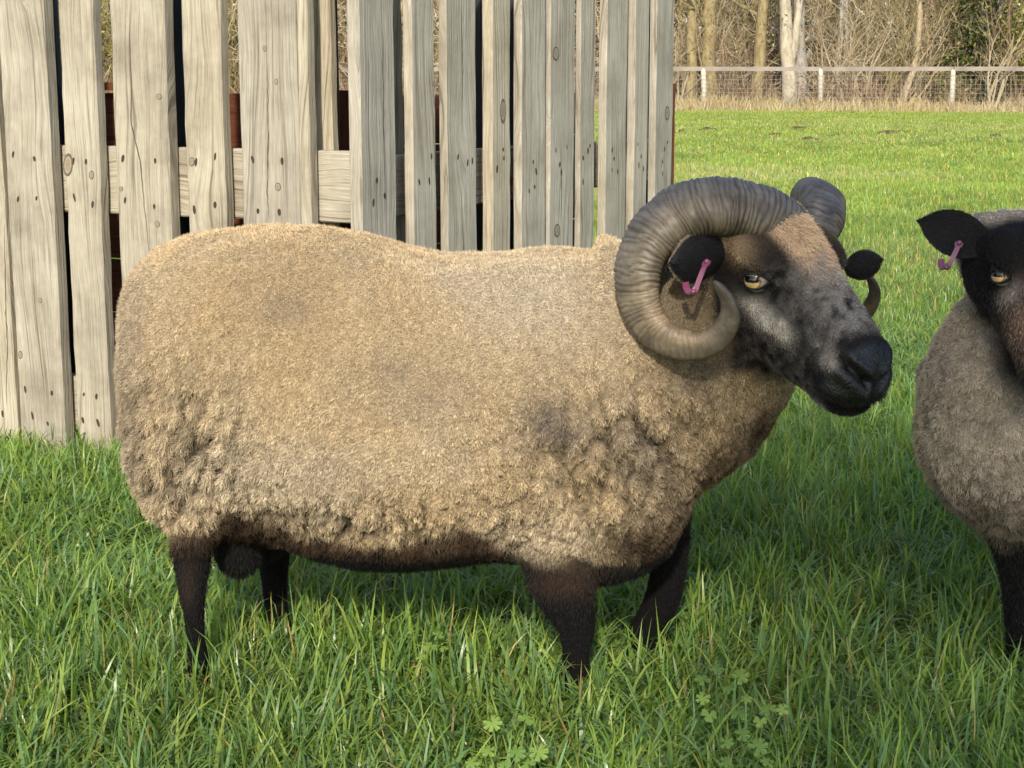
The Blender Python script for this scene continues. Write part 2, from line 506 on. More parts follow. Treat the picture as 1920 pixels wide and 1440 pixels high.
# the stained timber shelter and black posts behind the pallets
shel = empty('shelter', (-.55, 4.5, 0))
tag(shel, 'dark red-brown stained timber box shelter behind the pallets', 'shelter')
def panel_boards(W, t0, t1, back, hgt, seed, first=0):
    nb = 6; hh = hgt/nb
    for k in range(nb):
        add_cross(shel, W, t0, t1, k*hh+.001, (k+1)*hh-.003, .022, M_RED, seed+k, back, name='plank')
panel_boards(WL, wall_t(WL, -120, back=.42), wall_t(WL, 652, back=.42)+.02, .42, .96, 200)
panel_boards(WR, .45, 2.25, .46, .95, 220)
px_ = WL['o'] - WL['n']*.40
for k, (c, w) in enumerate(((646, .03), (653, .014))):
    add_board(shel, WL, wall_t(WL, c, back=.37)-w, wall_t(WL, c, back=.37)+w, 0, .965, .03, M_RED, 240+k, back=.37-.03*k, name='corner_post')
add_board(shel, WL, wall_t(WL, 190, back=.38)-.05, wall_t(WL, 190, back=.38)+.06, .963, .985, .05, M_RED, 243, back=.38, name='top_batten')
add_board(shel, WR, wall_t(WR, 1262.6, back=.09)-.006, wall_t(WR, 1262.6, back=.09)+.006, 0, .98, .012, M_RED, 246, back=.085, name='edge_strip')
pl = ['black upright post behind the widest gap at the far end of the pale pallet', 'thin black upright post behind the second gap of the pale pallet',
      'wide black upright post behind the middle of the pale pallet', 'dark grey upright post at the corner where the pallets meet',
      'black upright post behind the third gap of the corner grey pallet', 'black upright post behind the fourth gap of the grey pallet',
      'black upright post behind the joint of the two grey pallets','black upright post behind the end pallet with knotty boards', 'black upright post by the last board of the end pallet']
for k, (W, a, b_, bk) in enumerate(((WL, 80, 116, .30), (WL, 180, 191, .22), (WL, 308, 350, .30), (WL, 618, 636, .16), (WR, 888, 910, .24), (WR, 950, 968, .24), (WR, 1016, 1034, .24), (WR, 1170, 1184, .24), (WR, 1212, 1223, .2))):
    ta, tb = sorted((wall_t(W, a, back=bk), wall_t(W, b_, back=bk)))
    p = W['o'] + W['d']*((ta+tb)/2) - W['n']*bk
    mb = MB(); r = (tb-ta)/2
    if W is WR: r = max(r, .03)
    mb.tube([(0, 0, 0), (0, 0, .7), (0, 0, 1.5), (0, 0, 1.515)], [r, r*1.01, r, r*.8], 14)
    o = mb.build('black_post', M_BLACK, smooth=False)
    o.location = p
    tag(o, pl[k], 'post', 'black posts behind the pallets')

# knots and drying splits on single boards
def knot_mat():
    m, nt, b, out = new_mat('timber_knot')
    tc = N(nt, 'ShaderNodeTexCoord'); ln = N(nt, 'ShaderNodeVectorMath', operation='LENGTH')
    nt.links.new(tc.outputs['Object'], ln.inputs[0])
    no = N(nt, 'ShaderNodeTexNoise', i_Scale=3.0, i_Detail=3.0); nt.links.new(tc.outputs['Object'], no.inputs['Vector'])
    d = math_n(nt, 'ADD', ln.outputs['Value'], math_n(nt, 'MULTIPLY', math_n(nt, 'SUBTRACT', no.outputs['Fac'], .5), .25))
    r = ramp(nt, d, [(0, (.12, .08, .05)), (.2, (.27, .21, .14)), (.45, (.22, .17, .11)), (.66, (.32, .27, .20)), (.82, (.09, .07, .05)), (1, (.12, .10, .075))])
    nt.links.new(r.outputs[0], b.inputs['Base Color']); b.inputs['Roughness'].default_value = .85
    return m
M_KNOT = knot_mat()
_kv = [(0, -.0, 0)] + [(q*math.cos(2*math.pi*k/16), 0, q*math.sin(2*math.pi*k/16)) for q in (.5, 1.0) for k in range(16)] + [(1.05*math.cos(2*math.pi*k/16), 3.0, 1.05*math.sin(2*math.pi*k/16)) for k in range(16)]
_kf = [(0, 1+(k+1) % 16, 1+k) for k in range(16)] + [(1+k, 1+(k+1) % 16, 17+(k+1) % 16, 17+k) for k in range(16)] + [(17+k, 17+(k+1) % 16, 33+(k+1) % 16, 33+k) for k in range(16)]
knot_me = bpy.data.meshes.new('knot'); knot_me.from_pydata(_kv, [], _kf); knot_me.materials.append(M_KNOT)
def nearest_board(p):
    best = None
    for par in (pal_l, pal_r, pal_r2):
        for c in par.children:
            if not c.name.startswith('board'): continue
            q = c.matrix_basis
            mw = Matrix.Translation(par.location) @ c.matrix_parent_inverse @ c.matrix_basis
            l = mw.inverted() @ p
            w = max(abs(v.co.x) for v in c.data.vertices)
            if abs(l.x) < w and (best is None or abs(l.y) < abs(best[1].y)): best = (c, l)
    return best
def hit(W, px, py):
    r = ray(px, py); n_ = W['n']; t = (W['o'] - CAM).dot(n_)/r.dot(n_)
    return CAM + r*t
for W, px, py, rx, rz in ((WL, 128, 309, .015, .030), (WL, 172, 328, .008, .011), (WL, 298, 181, .008, .007), (WL, 227, 354, .006, .006), (WL, 295, 420, .008, .008), (WL, 360, 303, .008, .011),
      (WL, 522, 350, .008, .010), (WL, 519, 153, .005, .007), (WL, 497, 91, .005, .007), (WL, 77, 563, .006, .007), (WL, 40, 665, .007, .011), (WR, 1039, 100, .022, .020), (WR, 941, 208, .016, .034), (WR, 1249, 212, .022, .024), (WR, 1043, 432, .02, .02), (WR, 812, 157, .006, .008)):
    p = hit(W, px, py); bb = nearest_board(p)
    if not bb: continue
    c, l = bb
    fy = min(v.co.y for v in c.data.vertices if abs(v.co.z-l.z) < .08)
    k = bpy.data.objects.new('knot', knot_me); k.location = (l.x, fy-.0012, l.z); k.scale = (rx, .0012, rz); k.rotation_euler = (0, rb.uniform(-.2, .2), 0)
    link(k, c)
for W, pts in ((WL, [(243, 60), (247, 150), (246, 230), (263, 305), (270, 380), (281, 480)]), (WL, [(8, 420), (10, 560), (14, 640), (12, 760)]), (WL, [(503, 120), (504, 240), (502, 360), (505, 410)]), (WR, [(716, 60), (718, 200), (720, 330)]), (WR, [(866, 20), (868, 130), (866, 260)]), (WR, [(1049, 260), (1050, 340), (1052, 420)])):
    p0 = hit(W, *pts[len(pts)//2]); bb = nearest_board(p0)
    if not bb: continue
    c = bb[0]; par = c.parent; mw = Matrix.Translation(par.location) @ c.matrix_parent_inverse @ c.matrix_basis; inv = mw.inverted()
    vs = []
    n_ = 28; K = [inv @ hit(W, *[float(np.interp(i/(n_-1)*(len(pts)-1), range(len(pts)), [q[j] for q in pts])) for j in (0, 1)]) for i in range(n_)]
    for i, q in enumerate(K):
        w = .0013*math.sin(math.pi*(i+.3)/(n_-.4))*rb.uniform(.5, 1.4) + .0002
        fy = min(v.co.y for v in c.data.vertices if abs(v.co.z-q.z) < .08)
        jx = rb.uniform(-.0012, .0012)
        vs += [(q.x-w+jx, fy-.0008, q.z), (q.x+w+jx, fy-.0008, q.z)]
    fs = [(2*i, 2*i+1, 2*i+3, 2*i+2) for i in range(n_-1)]
    o = mesh_obj('split', vs, fs, M_SPLIT); o.parent = c
# ================================================================== FAR FENCE AND WOOD
FE_A, FE_B = Vector((-17.0, 57.5, 0)), Vector((22.0, 48.0, 0))
def fence_pt(px):
    k = ray(px, 190).x / ray(px, 190).y
    d = FE_B - FE_A
    t = (k*FE_A.y - FE_A.x) / (d.x - k*d.y)
    return FE_A + d*t
M_POST = simple_mat('silvered_post', (.42, .39, .32), .85, .2, 6)
M_RAIL = simple_mat('silvered_rail', (.25, .21, .18), .8, .25, 2)
M_WIRE = simple_mat('galvanised_wire', (.40, .38, .34), .5, .15, 5)
fence = empty('field_fence', fence_pt(1538))
tag(fence, 'long post and rail fence with square wire mesh along the edge of the wood', 'fence')
fdir = (FE_B - FE_A).normalized(); fn = Vector((fdir.y, -fdir.x, 0))
if fn.y > 0: fn = -fn
t_post = []
base = (fence_pt(1538) - FE_A).length; stp = (fence_pt(1785) - fence_pt(1538)).length
k0 = -int(base/stp)
post_pts = []
for k in range(k0, int(((FE_B-FE_A).length - base)/stp)+1):
    p = FE_A + fdir*(base + k*stp*(1 if k > 0 else .92))
    z0 = float(ground_z(np.array([p.x]), np.array([p.y]))[0])
    p = Vector((p.x, p.y, z0)); post_pts.append(p)
    mb = MB(); h = 1.34 + rb.uniform(-.03, .03); r = rb.uniform(.075, .09)
    mb.tube([p + Vector((0, 0, -.2)), p + Vector((rb.uniform(-.02, .02), 0, h*.5)), p + Vector((rb.uniform(-.05, .02), 0, h)), p + Vector((0, 0, h+.02))], [r*1.05, r, r*.95, r*.6], 10)
    in_parent(mb.build('post', M_POST, smooth=True), fence)
for a, b_ in zip(post_pts[:-1], post_pts[1:]):
    mb = MB()
    up1 = Vector((0, 0, 1.36))
    c = (a+b_)/2 + up1 + fn*.02; d = (b_-a)
    mb.box(c, (d.length-.03, .045, .135), (d.normalized(), fn, Vector((0, 0, 1))))
    in_parent(mb.build('rail', M_RAIL), fence)
    # wire mesh of one bay
    mb = MB()
    for j in range(9):
        z = .04 + 1.12*(j/8)**1.0
        mb.tube([a + fn*.1 + Vector((0, 0, z)), (a+b_)/2 + fn*.1 + Vector((0, 0, z-.006)), b_ + fn*.1 + Vector((0, 0, z))], .005, 3, False)
    nv = int(d.length/.15)
    for j in range(nv):
        q = a + d*((j+.5)/nv) + fn*.1
        mb.tube([q + Vector((0, 0, .04)), q + Vector((0, 0, 1.16))], .004, 3, False)
    in_parent(mb.build('wire_mesh', M_WIRE), fence)

# ---- trees
def bark_mat(name, lo, hi, sc=3.0):
    m, nt, b, out = new_mat(name)
    tc = N(nt, 'ShaderNodeTexCoord')
    mp = N(nt, 'ShaderNodeVectorMath', operation='MULTIPLY'); mp.inputs[1].default_value = (3, 3, 1)
    nt.links.new(tc.outputs['Object'], mp.inputs[0])
    no = N(nt, 'ShaderNodeTexNoise', i_Scale=sc, i_Detail=6.0, i_Roughness=.7)
    nt.links.new(mp.outputs[0], no.inputs['Vector'])
    r = ramp(nt, no.outputs['Fac'], [(.35, lo), (.6, hi)])
    nt.links.new(r.outputs[0], b.inputs['Base Color']); b.inputs['Roughness'].default_value = .9
    bp = N(nt, 'ShaderNodeBump', i_Strength=.6, i_Distance=.05)
    nt.links.new(no.outputs['Fac'], bp.inputs['Height']); nt.links.new(bp.outputs[0], b.inputs['Normal'])
    return m
M_BIRCH = bark_mat('pale_birch_bark', (.26, .22, .15), (.46, .40, .30), 2.5)
M_GREYB = bark_mat('grey_bark', (.25, .23, .20), (.38, .35, .30))
M_MOSS = bark_mat('mossy_brown_bark', (.17, .125, .055), (.30, .24, .12))
M_TWIG = bark_mat('pale_twigs', (.30, .23, .14), (.46, .37, .24))
M_TWIGB = bark_mat('brown_twigs', (.15, .095, .055), (.27, .18, .11))
M_TWIGO = bark_mat('olive_twigs', (.19, .15, .06), (.31, .25, .11))

def leaf_mat(name, stops):
    m, nt, b, out = new_mat(name)
    g = N(nt, 'ShaderNodeNewGeometry')
    r = ramp(nt, g.outputs['Random Per Island'], stops)
    b.inputs['Roughness'].default_value = .6
    nt.links.new(r.outputs[0], b.inputs['Base Color'])
    tr = N(nt, 'ShaderNodeBsdfTranslucent'); nt.links.new(r.outputs[0], tr.inputs[0])
    mx = N(nt, 'ShaderNodeMixShader'); mx.inputs[0].default_value = .25
    nt.links.new(b.outputs[0], mx.inputs[1]); nt.links.new(tr.outputs[0], mx.inputs[2]); nt.links.new(mx.outputs[0], out.inputs[0])
    return m
M_LF_OLIVE = leaf_mat('olive_leaves', [(0, (.07, .075, .02)), (.6, (.15, .14, .04)), (1, (.24, .20, .06))])
M_LF_DARK = leaf_mat('evergreen_leaves', [(0, (.03, .045, .012)), (.8, (.07, .09, .02)), (1, (.34, .34, .10))])
M_LF_GOLD = leaf_mat('yellow_green_leaves', [(0, (.10, .11, .02)), (.6, (.26, .25, .06)), (1, (.46, .40, .12))])
M_LF_RUST = leaf_mat('rusty_bramble_leaves', [(0, (.10, .055, .035)), (.6, (.17, .095, .06)), (1, (.24, .15, .09))])

def quads(centers, size, rng, flat=.0):
    """many small leaf quads, each pointed, as numpy mesh data"""
    n = len(centers)
    a = rng.normal(size=(n, 3)); a /= np.linalg.norm(a, axis=1)[:, None]
    b_ = rng.normal(size=(n, 3)); b_ -= a*np.sum(a*b_, 1)[:, None]; b_ /= np.linalg.norm(b_, axis=1)[:, None]
    s = size*rng.uniform(.6, 1.4, n)[:, None]
    V = np.stack([centers - a*s, centers + b_*s*.45, centers + a*s, centers - b_*s*.45], 1).reshape(-1, 3)
    F = np.arange(4*n).reshape(-1, 4)
    return V, F

def branch(mb, rng, p, d, L, r, depth, wob=.25, n=6, spread=.7, kids=4):
    pts, rad = [p.copy()], [r]; q = p.copy(); dd = d.normalized()
    for i in range(n):
        dd = (dd + Vector(rng.normal(size=3))*wob*.4 + Vector((0, 0, .06))).normalized()
        q = q + dd*(L/n); pts.append(q.copy()); rad.append(max(r*(1-(i+1)/n*.8), .004))
    mb.tube(pts, rad, 5 if depth > 0 else 3, depth > 1 and False)
    if depth > 0:
        for k in range(kids):
            i = int(rng.integers(max(1, n//4), n)); t = pts[i]
            s = Vector(rng.normal(size=3)); s.z = abs(s.z)*.5
            nd = (dd*(1-spread) + s.normalized()*spread).normalized()
            branch(mb, rng, t, nd, L*rng.uniform(.4, .65), rad[i]*.55, depth-1, wob*1.1, max(4, n-1), spread, kids)

def tree(px, Y, r0, top_px, H, mat, label, seed, curve=0.0, fork=None, limbs=7, limb_from=1.6, group='trees at the edge of the wood', leaf=None, tm=None):
    rng = np.random.default_rng(seed)
    b0 = at(px, 200, Y); b0.z = -.05
    tpt = at(top_px, 0, Y); lean = (tpt.x - b0.x)/max(tpt.z, 1)
    root = empty('woodland_tree', (b0.x, b0.y, 0)); tag(root, label, 'tree', group)
    n = 14; pts, rad = [], []
    for i in range(n+1):
        z = H*i/n
        pts.append(Vector((b0.x + lean*z + curve*math.sin(z*.8) + float(rng.normal())*.03, b0.y + float(rng.normal())*.05, z-.05)))
        rad.append(r0*(1.25 if i == 0 else 1)*(1 - .75*(i/n)))
    mb = MB(); mb.tube(pts, rad, 12)
    in_parent(mb.build('trunk', mat, smooth=True), root)
    if fork:
        fz, fpx, fr = fork
        mb = MB(); fp = at(fpx, 0, Y)
        p0 = pts[min(n, int(fz/H*n))]
        ln = (fp.x - p0.x)/(fp.z - p0.z)
        mb.tube([p0 + Vector((ln*z + .05*math.sin(z*2), .1*z/4, z)) for z in (0, .4, .9, 1.5, 2.2, 3, 4, 5)], [fr, fr, fr*.95, fr*.9, fr*.8, fr*.7, fr*.5, fr*.2], 9)
        in_parent(mb.build('trunk', mat, smooth=True), root)
    for k in range(limbs):
        mb = MB()
        i = int(rng.integers(max(1, int(limb_from/H*n)), n+1)); a = rng.uniform(0, 6.28)
        branch(mb, rng, pts[i], Vector((math.cos(a), math.sin(a)*.8, rng.uniform(.1, .9))), rng.uniform(1.2, 2.8), rad[i]*.35, 2, .3, 6, .65, 4)
        in_parent(mb.build('limb', tm or mat), root)
    if leaf:
        nl = leaf[1]
        c = np.array([pts[int(rng.integers(4, n+1))] for _ in range(nl)]) + rng.normal(size=(nl, 3))*np.array([1.3, 1.2, 1.0])
        V, F = quads(c, .06, rng); o = mesh_obj('crown', V, F, leaf[0]); in_parent(o, root)
    return root

tree(1481, 53.6, .27, 1472, 10, M_BIRCH, 'pale sunlit birch trunk forking in two just behind the fence', 1, fork=(1.55, 1503, .15), limb_from=2.0, leaf=(M_LF_OLIVE, 500))
tree(1501, 55.2, .26, 1497, 11, M_GREYB, 'grey trunk standing close behind the pale forked birch', 2, leaf=(M_LF_OLIVE, 500))
tree(1412, 53.9, .24, 1432, 11, M_MOSS, 'leaning mossy brown trunk between the first post and the pale birch', 3, curve=.08, leaf=(M_LF_OLIVE, 800))
tree(1330, 54.2, .30, 1332, 12, M_MOSS, 'thick mossy brown trunk behind the first post beside the pallet', 4, leaf=(M_LF_OLIVE, 1000))
tree(1295, 54.0, .20, 1297, 11, M_MOSS, 'straight mossy trunk close to the pallet end', 5, leaf=(M_LF_OLIVE, 900))
tree(1690, 53.8, .13, 1722, 9, M_TWIG, 'slim pale tree leaning away behind the third bay of the fence', 6, curve=.2, leaf=(M_LF_OLIVE, 500))
tree(1885, 55, .18, 1868, 9, M_GREYB, 'grey crooked trunk in front of the dark evergreen bush', 7, curve=.15)
tree(1570, 54.8, .10, 1578, 9, M_GREYB, 'thin straight grey tree between the birch and the second post', 8)
tree(1585, 55.2, .09, 1590, 9, M_GREYB, 'very thin grey sapling beside another thin grey tree', 9)
tree(560, 59, .3, 575, 11, M_MOSS, 'brown trunk seen only through gaps of the pale pallet', 10, leaf=(M_LF_OLIVE, 900))
tree(860, 60, .3, 850, 11, M_MOSS, 'brown trunk seen only through gaps of the corner grey pallet', 12, leaf=(M_LF_OLIVE, 900))
tree(2120, 60, .28, 2100, 11, M_MOSS, 'mossy brown tree past the evergreen bush', 13, leaf=(M_LF_OLIVE, 900))

def bare_shrub(px, Y, H, W, stems, mat, label, seed, lean=0.0, r=.03, grp='bare shrubs behind the fence', leaf=None, py=195):
    rng = np.random.default_rng(seed)
    b0 = at(px, py, Y); b0.z = 0
    root = empty('bare_shrub', b0); tag(root, label, 'shrub', grp)
    for k in range(stems):
        mb = MB()
        a = rng.uniform(0, 6.28); d = Vector((math.cos(a)*W/H + lean, math.sin(a)*W/H*.6, 1))
        p = b0 + Vector((rng.normal()*.15*W, rng.normal()*.15, 0))
        branch(mb, rng, p, d, H*rng.uniform(.7, 1.1), r*rng.uniform(.6, 1.2), 2, .32, 7, .55, 5)
        in_parent(mb.build('stem', mat), root)
    if leaf:
        c = np.array(b0) + rng.normal(size=(leaf[1], 3))*np.array([W*.8, .6, H*.25]) + np.array([lean*H*.5, 0, H*.6])
        c = c[c[:, 2] > .1]; V, F = quads(c, .055, rng)
        in_parent(mesh_obj('leaves', V, F, leaf[0]), root)
    return root
sh = [(1382, 53.2, 2.6, 1.0, 6, M_TWIGB, 'short brown twiggy shrub between the first post and the birch', .03),
 (1350, 54.5, 3.4, .9, 6, M_TWIG, 'pale arching bare shrub beside the first fence post', .032),
 (1545, 54.5, 3.8, 1.1, 6, M_TWIG, 'pale bare shrub with arching stems behind the second post', .045),
 (1600, 54, 3.2, 1.3, 7, M_TWIG, 'pale forked bare shrub in the bay after the second post', .05),
 (1645, 54.4, 4.4, 1.4, 8, M_TWIGO, 'tall olive twiggy shrub spreading behind the third bay', .04),
 (1700, 54.2, 3.0, 1.6, 9, M_TWIG, 'fan of pale bare twigs in front of the evergreen bush', .03),
 (1730, 56, 5.0, 1.6, 8, M_TWIGB, 'tall brown twiggy thicket beside the evergreen bush', .04),
 (1310, 56, 4.0, 1.2, 7, M_TWIGO, 'olive bare shrub close to the pallet end', .035),
 (1268, 54, 3.2, .7, 5, M_TWIG, 'straight pale suckers at the edge of the pallet', .04),
 (1440, 57, 4.5, 1.2, 7, M_TWIGB, 'brown bare shrub behind the leaning mossy trunk', .035),
 (1540, 58, 5.0, 1.5, 8, M_TWIGO, 'tall olive thicket behind the pale birch', .04),
 (1620, 59, 5.5, 1.8, 8, M_TWIGO, 'tall twiggy thicket behind the forked bare shrub', .04),
 (1790, 57.5, 4.4, 1.5, 7, M_TWIGB, 'brown twigs rising above the third fence post', .035),
 (1850, 52.8, 3.0, .7, 4, M_TWIG, 'single arching pale shrub before the yellow-green holly', .05),
 (1905, 53.5, 2.6, .8, 4, M_TWIGB, 'low brown shrub before the yellow-green holly', .03),
 (430, 55, 4, 1.5, 6, M_TWIGO, 'olive thicket seen through the gaps of the pale pallet', .04),
 (640, 55, 4, 1.5, 6, M_TWIGB, 'brown thicket seen through the corner gap of the pallets', .04),
 (770, 55, 4, 1.5, 6, M_TWIGO, 'olive thicket seen through the first gaps of the grey pallet', .04),
 (200, 56, 4, 1.5, 6, M_TWIGO, 'olive thicket seen through the second gap of the pale pallet', .04),
 (2010, 55, 4, 1.5, 6, M_TWIGO, 'olive thicket past the yellow-green holly', .04)]
for i, (px, Y, H, W, st, m, lab, r) in enumerate(sh):
    bare_shrub(px, Y, H, W, st, m, lab, 300+i, r=r, lean=[0, .1, .15, -.1, .1, .35, -.1, 0, 0, .05, .1, -.1, 0, .1, 0, 0, 0, 0, 0, 0][i],
               leaf=(M_LF_OLIVE if i % 3 else M_LF_GOLD, 160 if i not in (0, 3, 13) else 40))

def leafy_bush(px, Y, H, rx, mat, n, label, seed, size=.09, zc=.5, name='evergreen_bush', parts_stem=True):
    rng = np.random.default_rng(seed)
    b0 = at(px, 190, Y); b0.z = 0
    root = empty(name, b0); tag(root, label, 'bush', 'leafy bushes at the edge of the wood')
    # leaf clumps over an uneven volume
    nc = max(14, n//60)
    cc = rng.normal(size=(nc, 3)); cc /= np.linalg.norm(cc, axis=1)[:, None]
    cc = cc*rng.uniform(.45, 1, (nc, 1))*np.array([rx, rx*.6, H*.5]) + np.array([b0.x, b0.y, H*zc])
    pick = rng.integers(0, nc, n)
    c = cc[pick] + rng.normal(size=(n, 3))*rng.uniform(.12, .42, (nc, 1))[pick]*np.array([1, 1, .8])
    c = c[c[:, 2] > .05]
    V, F = quads(c, size, rng)
    in_parent(mesh_obj('crown', V, F, mat), root)
    mb = MB()
    for k in range(6):
        branch(mb, rng, b0.copy(), Vector((rng.normal()*.5, rng.normal()*.3, 1)), H*.9, .05, 1, .2, 6, .5, 4)
    in_parent(mb.build('stem', M_TWIGB), root)
leafy_bush(1815, 55.0, 5.6, 1.5, M_LF_DARK, 5200, 'dark green evergreen bush behind the third bay of the fence', 41)
leafy_bush(1915, 54.0, 4.6, .95, M_LF_GOLD, 2600, 'sunlit yellow-green holly bush behind the far fence post', 42, .085)
leafy_bush(1775, 54.4, 1.5, 1.0, M_LF_GOLD, 700, 'low yellow-green bush just above the rail', 43, .07, .6)
leafy_bush(1990, 57, 5.4, 1.8, M_LF_DARK, 3500, 'dark evergreen bush past the yellow-green holly', 44)
leafy_bush(425, 56, 4.5, 1.2, M_LF_GOLD, 1300, 'yellow-green bush seen through a gap of the pale pallet', 45)
leafy_bush(195, 56, 4.5, 1.2, M_LF_GOLD, 1300, 'yellow bush seen through the narrow gap by the thin black post', 46)

# deep wood: a mass of twigs, stems and leaves that closes the view
rng = np.random.default_rng(77)
mb = MB()
for k in range(420):
    x = rng.uniform(-26, 30); y = rng.uniform(59, 72)
    r = rng.uniform(.02, .09); H = rng.uniform(5, 9); lx = rng.normal()*.12
    mb.tube([Vector((x + lx*z + .15*math.sin(z*1.3+k), y, z)) for z in np.linspace(0, H, 6)], [r*(1-.12*i) for i in range(6)], 5, False)
dw = mb.build('wood_stems', M_TWIGO); tag(dw, 'mass of thin stems deep in the wood', 'wood', kind='stuff')
def mass(name, n, y0, y1, z1, size, mat, seed, label):
    rng = np.random.default_rng(seed)
    c = np.stack([rng.uniform(-28, 32, n), rng.uniform(y0, y1, n), rng.uniform(0, 1, n)**.9*z1], -1)
    k = fbm(c, .5, 3, seed) + fbm(c, 1.7, 2, seed+3)*.5
    c = c[k > -.12]
    V, F = quads(c, size, rng)
    o = mesh_obj(name, V, F, mat); tag(o, label, 'wood', kind='stuff')
mass('wood_foliage', 60000, 60, 74, 8.5, .15, M_LF_OLIVE, 5, 'olive autumn leaf mass deep in the wood')
mass('wood_shade_foliage', 60000, 66, 84, 11, .30, M_LF_DARK, 6, 'dark evergreen mass at the back of the wood')
mass('bramble_leaves', 26000, 53.6, 58, 1.25, .05, M_LF_RUST, 7, 'rusty brown dead bramble and bracken under the trees')
# fine twigs: thin pale and brown slivers filling the hedge
def twigs(name, n, y0, y1, z0, z1, L, w, mat, seed, label, vert=.8):
    rng = np.random.default_rng(seed)
    c = np.stack([rng.uniform(-24, 28, n), rng.uniform(y0, y1, n), rng.uniform(z0, z1, n)], -1)
    k = fbm(c*np.array([1, .4, .6]), .8, 3, seed); c = c[k > -.15]; n = len(c)
    d = rng.normal(size=(n, 3))*np.array([.75, .3, .4]); d[:, 2] += vert*rng.choice([1, 1, 1, -.3], n); d /= np.linalg.norm(d, axis=1)[:, None]
    l = L*rng.uniform(.4, 1.4, n)[:, None]; s = np.cross(d, [0, 1, .1]); s /= np.linalg.norm(s, axis=1)[:, None]
    m = c + d*l*.5 + rng.normal(size=(n, 3))*.06*l; e = c + d*l + rng.normal(size=(n, 3))*.12*l
    w_ = w*rng.uniform(.5, 1.3, n)[:, None]
    V = np.stack([c - s*w_, c + s*w_, m + s*w_*.8, m - s*w_*.8, e + s*w_*.3, e - s*w_*.3], 1).reshape(-1, 3)
    i = np.arange(n)[:, None]*6
    F = np.concatenate([i + np.array([0, 1, 2, 3]), i + np.array([3, 2, 4, 5])])
    o = mesh_obj(name, V, F, mat); tag(o, label, 'twigs', kind='stuff')
twigs('hedge_twigs', 7000, 54, 58, .2, 4.5, 1.2, .011, M_TWIG, 21, 'tangle of fine pale twigs behind the fence')
twigs('hedge_twigs', 9000, 55, 60, .2, 5.5, 1.3, .012, M_TWIGB, 22, 'tangle of fine brown twigs behind the fence')
twigs('bramble_canes', 9000, 53, 56, 0, .7, .7, .008, M_TWIGB, 23, 'reddish bramble canes behind the wire mesh')
# dry bleached grass along the fence
def dry_grass_mat():
    return leaf_mat('bleached_grass', [(0, (.29, .21, .10)), (.5, (.43, .335, .165)), (1, (.54, .45, .26))])
M_DRY = dry_grass_mat()
rng = np.random.default_rng(31)
n = 15000
t = rng.uniform(0, (FE_B-FE_A).length, n); off = rng.normal(size=n)*.45 + .25
clump = vnoise(np.stack([t*1.3, off*2, t*0], -1), 1.0, 3)
keep = rng.uniform(-1, 1, n) < clump + .55
t, off, clump = t[keep], off[keep], clump[keep]; n = len(t)
fa, fd, fnn = np.array(FE_A), np.array(fdir), np.array(fn)
c = fa + fd*t[:, None] - fnn*off[:, None] + fnn*.35
c[:, 2] = ground_z(c[:, 0], c[:, 1]) - .02
hh = rng.uniform(.12, .48, n)*(1 + .5*clump)
d = rng.normal(size=(n, 3))*np.array([.22, .2, 0]); d[:, 2] = 1
m = c + d*hh[:, None]*.55; e = c + d*hh[:, None] + rng.normal(size=(n, 3))*np.array([.12, .1, .03])
s = np.tile(np.array(fdir), (n, 1)); w_ = rng.uniform(.006, .014, n)[:, None]
V = np.stack([c - s*w_, c + s*w_, m + s*w_*.8, m - s*w_*.8, e + s*w_*.2, e - s*w_*.2], 1).reshape(-1, 3)
i = np.arange(n)[:, None]*6
F = np.concatenate([i + np.array([0, 1, 2, 3]), i + np.array([3, 2, 4, 5])])
tag(mesh_obj('dry_grass', V, F, M_DRY), 'long bleached straw-coloured grass along the fence', 'grass', kind='stuff')
# ================================================================== SHEEP
def ring_pts(c, a, b, ha_up, ha_dn, hb, n=36, e=2.3):
    """superellipse ring round c: a = up axis, b = side axis"""
    out = []
    for k in range(n):
        th = 2*math.pi*k/n; co, si = math.cos(th), math.sin(th)
        x = math.copysign(abs(co)**(2/e), co); y = math.copysign(abs(si)**(2/e), si)
        h = ha_up if x > 0 else ha_dn
        out.append(c + a*(x*h) + b*(y*hb))
    return out

def loft(mb, rings):
    o = len(mb.v); n = len(rings[0])
    for r in rings: mb.v += [tuple(p) for p in r]
    for i in range(len(rings)-1):
        for k in range(n):
            mb.f.append((o+i*n+k, o+i*n+(k+1) % n, o+(i+1)*n+(k+1) % n, o+(i+1)*n+k))
    for i, rev in ((0, True), (len(rings)-1, False)):
        c = sum((Vector(p) for p in rings[i]), Vector())/n
        mb.v.append(tuple(c)); ci = len(mb.v)-1
        for k in range(n):
            q = (ci, o+i*n+k, o+i*n+(k+1) % n)
            mb.f.append(q[::-1] if not rev else (ci, o+i*n+(k+1) % n, o+i*n+k))

def smooth_path(keys, n):
    """Catmull-Rom through rows of numbers"""
    K = np.array(keys, float); m = len(K); T = np.linspace(0, m-1, n); out = []
    for t in T:
        i = min(int(t), m-2); f = t-i
        p0, p1, p2, p3 = K[max(i-1, 0)], K[i], K[i+1], K[min(i+2, m-1)]
        out.append(.5*((2*p1) + (-p0+p2)*f + (2*p0-5*p1+4*p2-p3)*f*f + (-p0+3*p1-3*p2+p3)*f**3))
    return np.array(out)

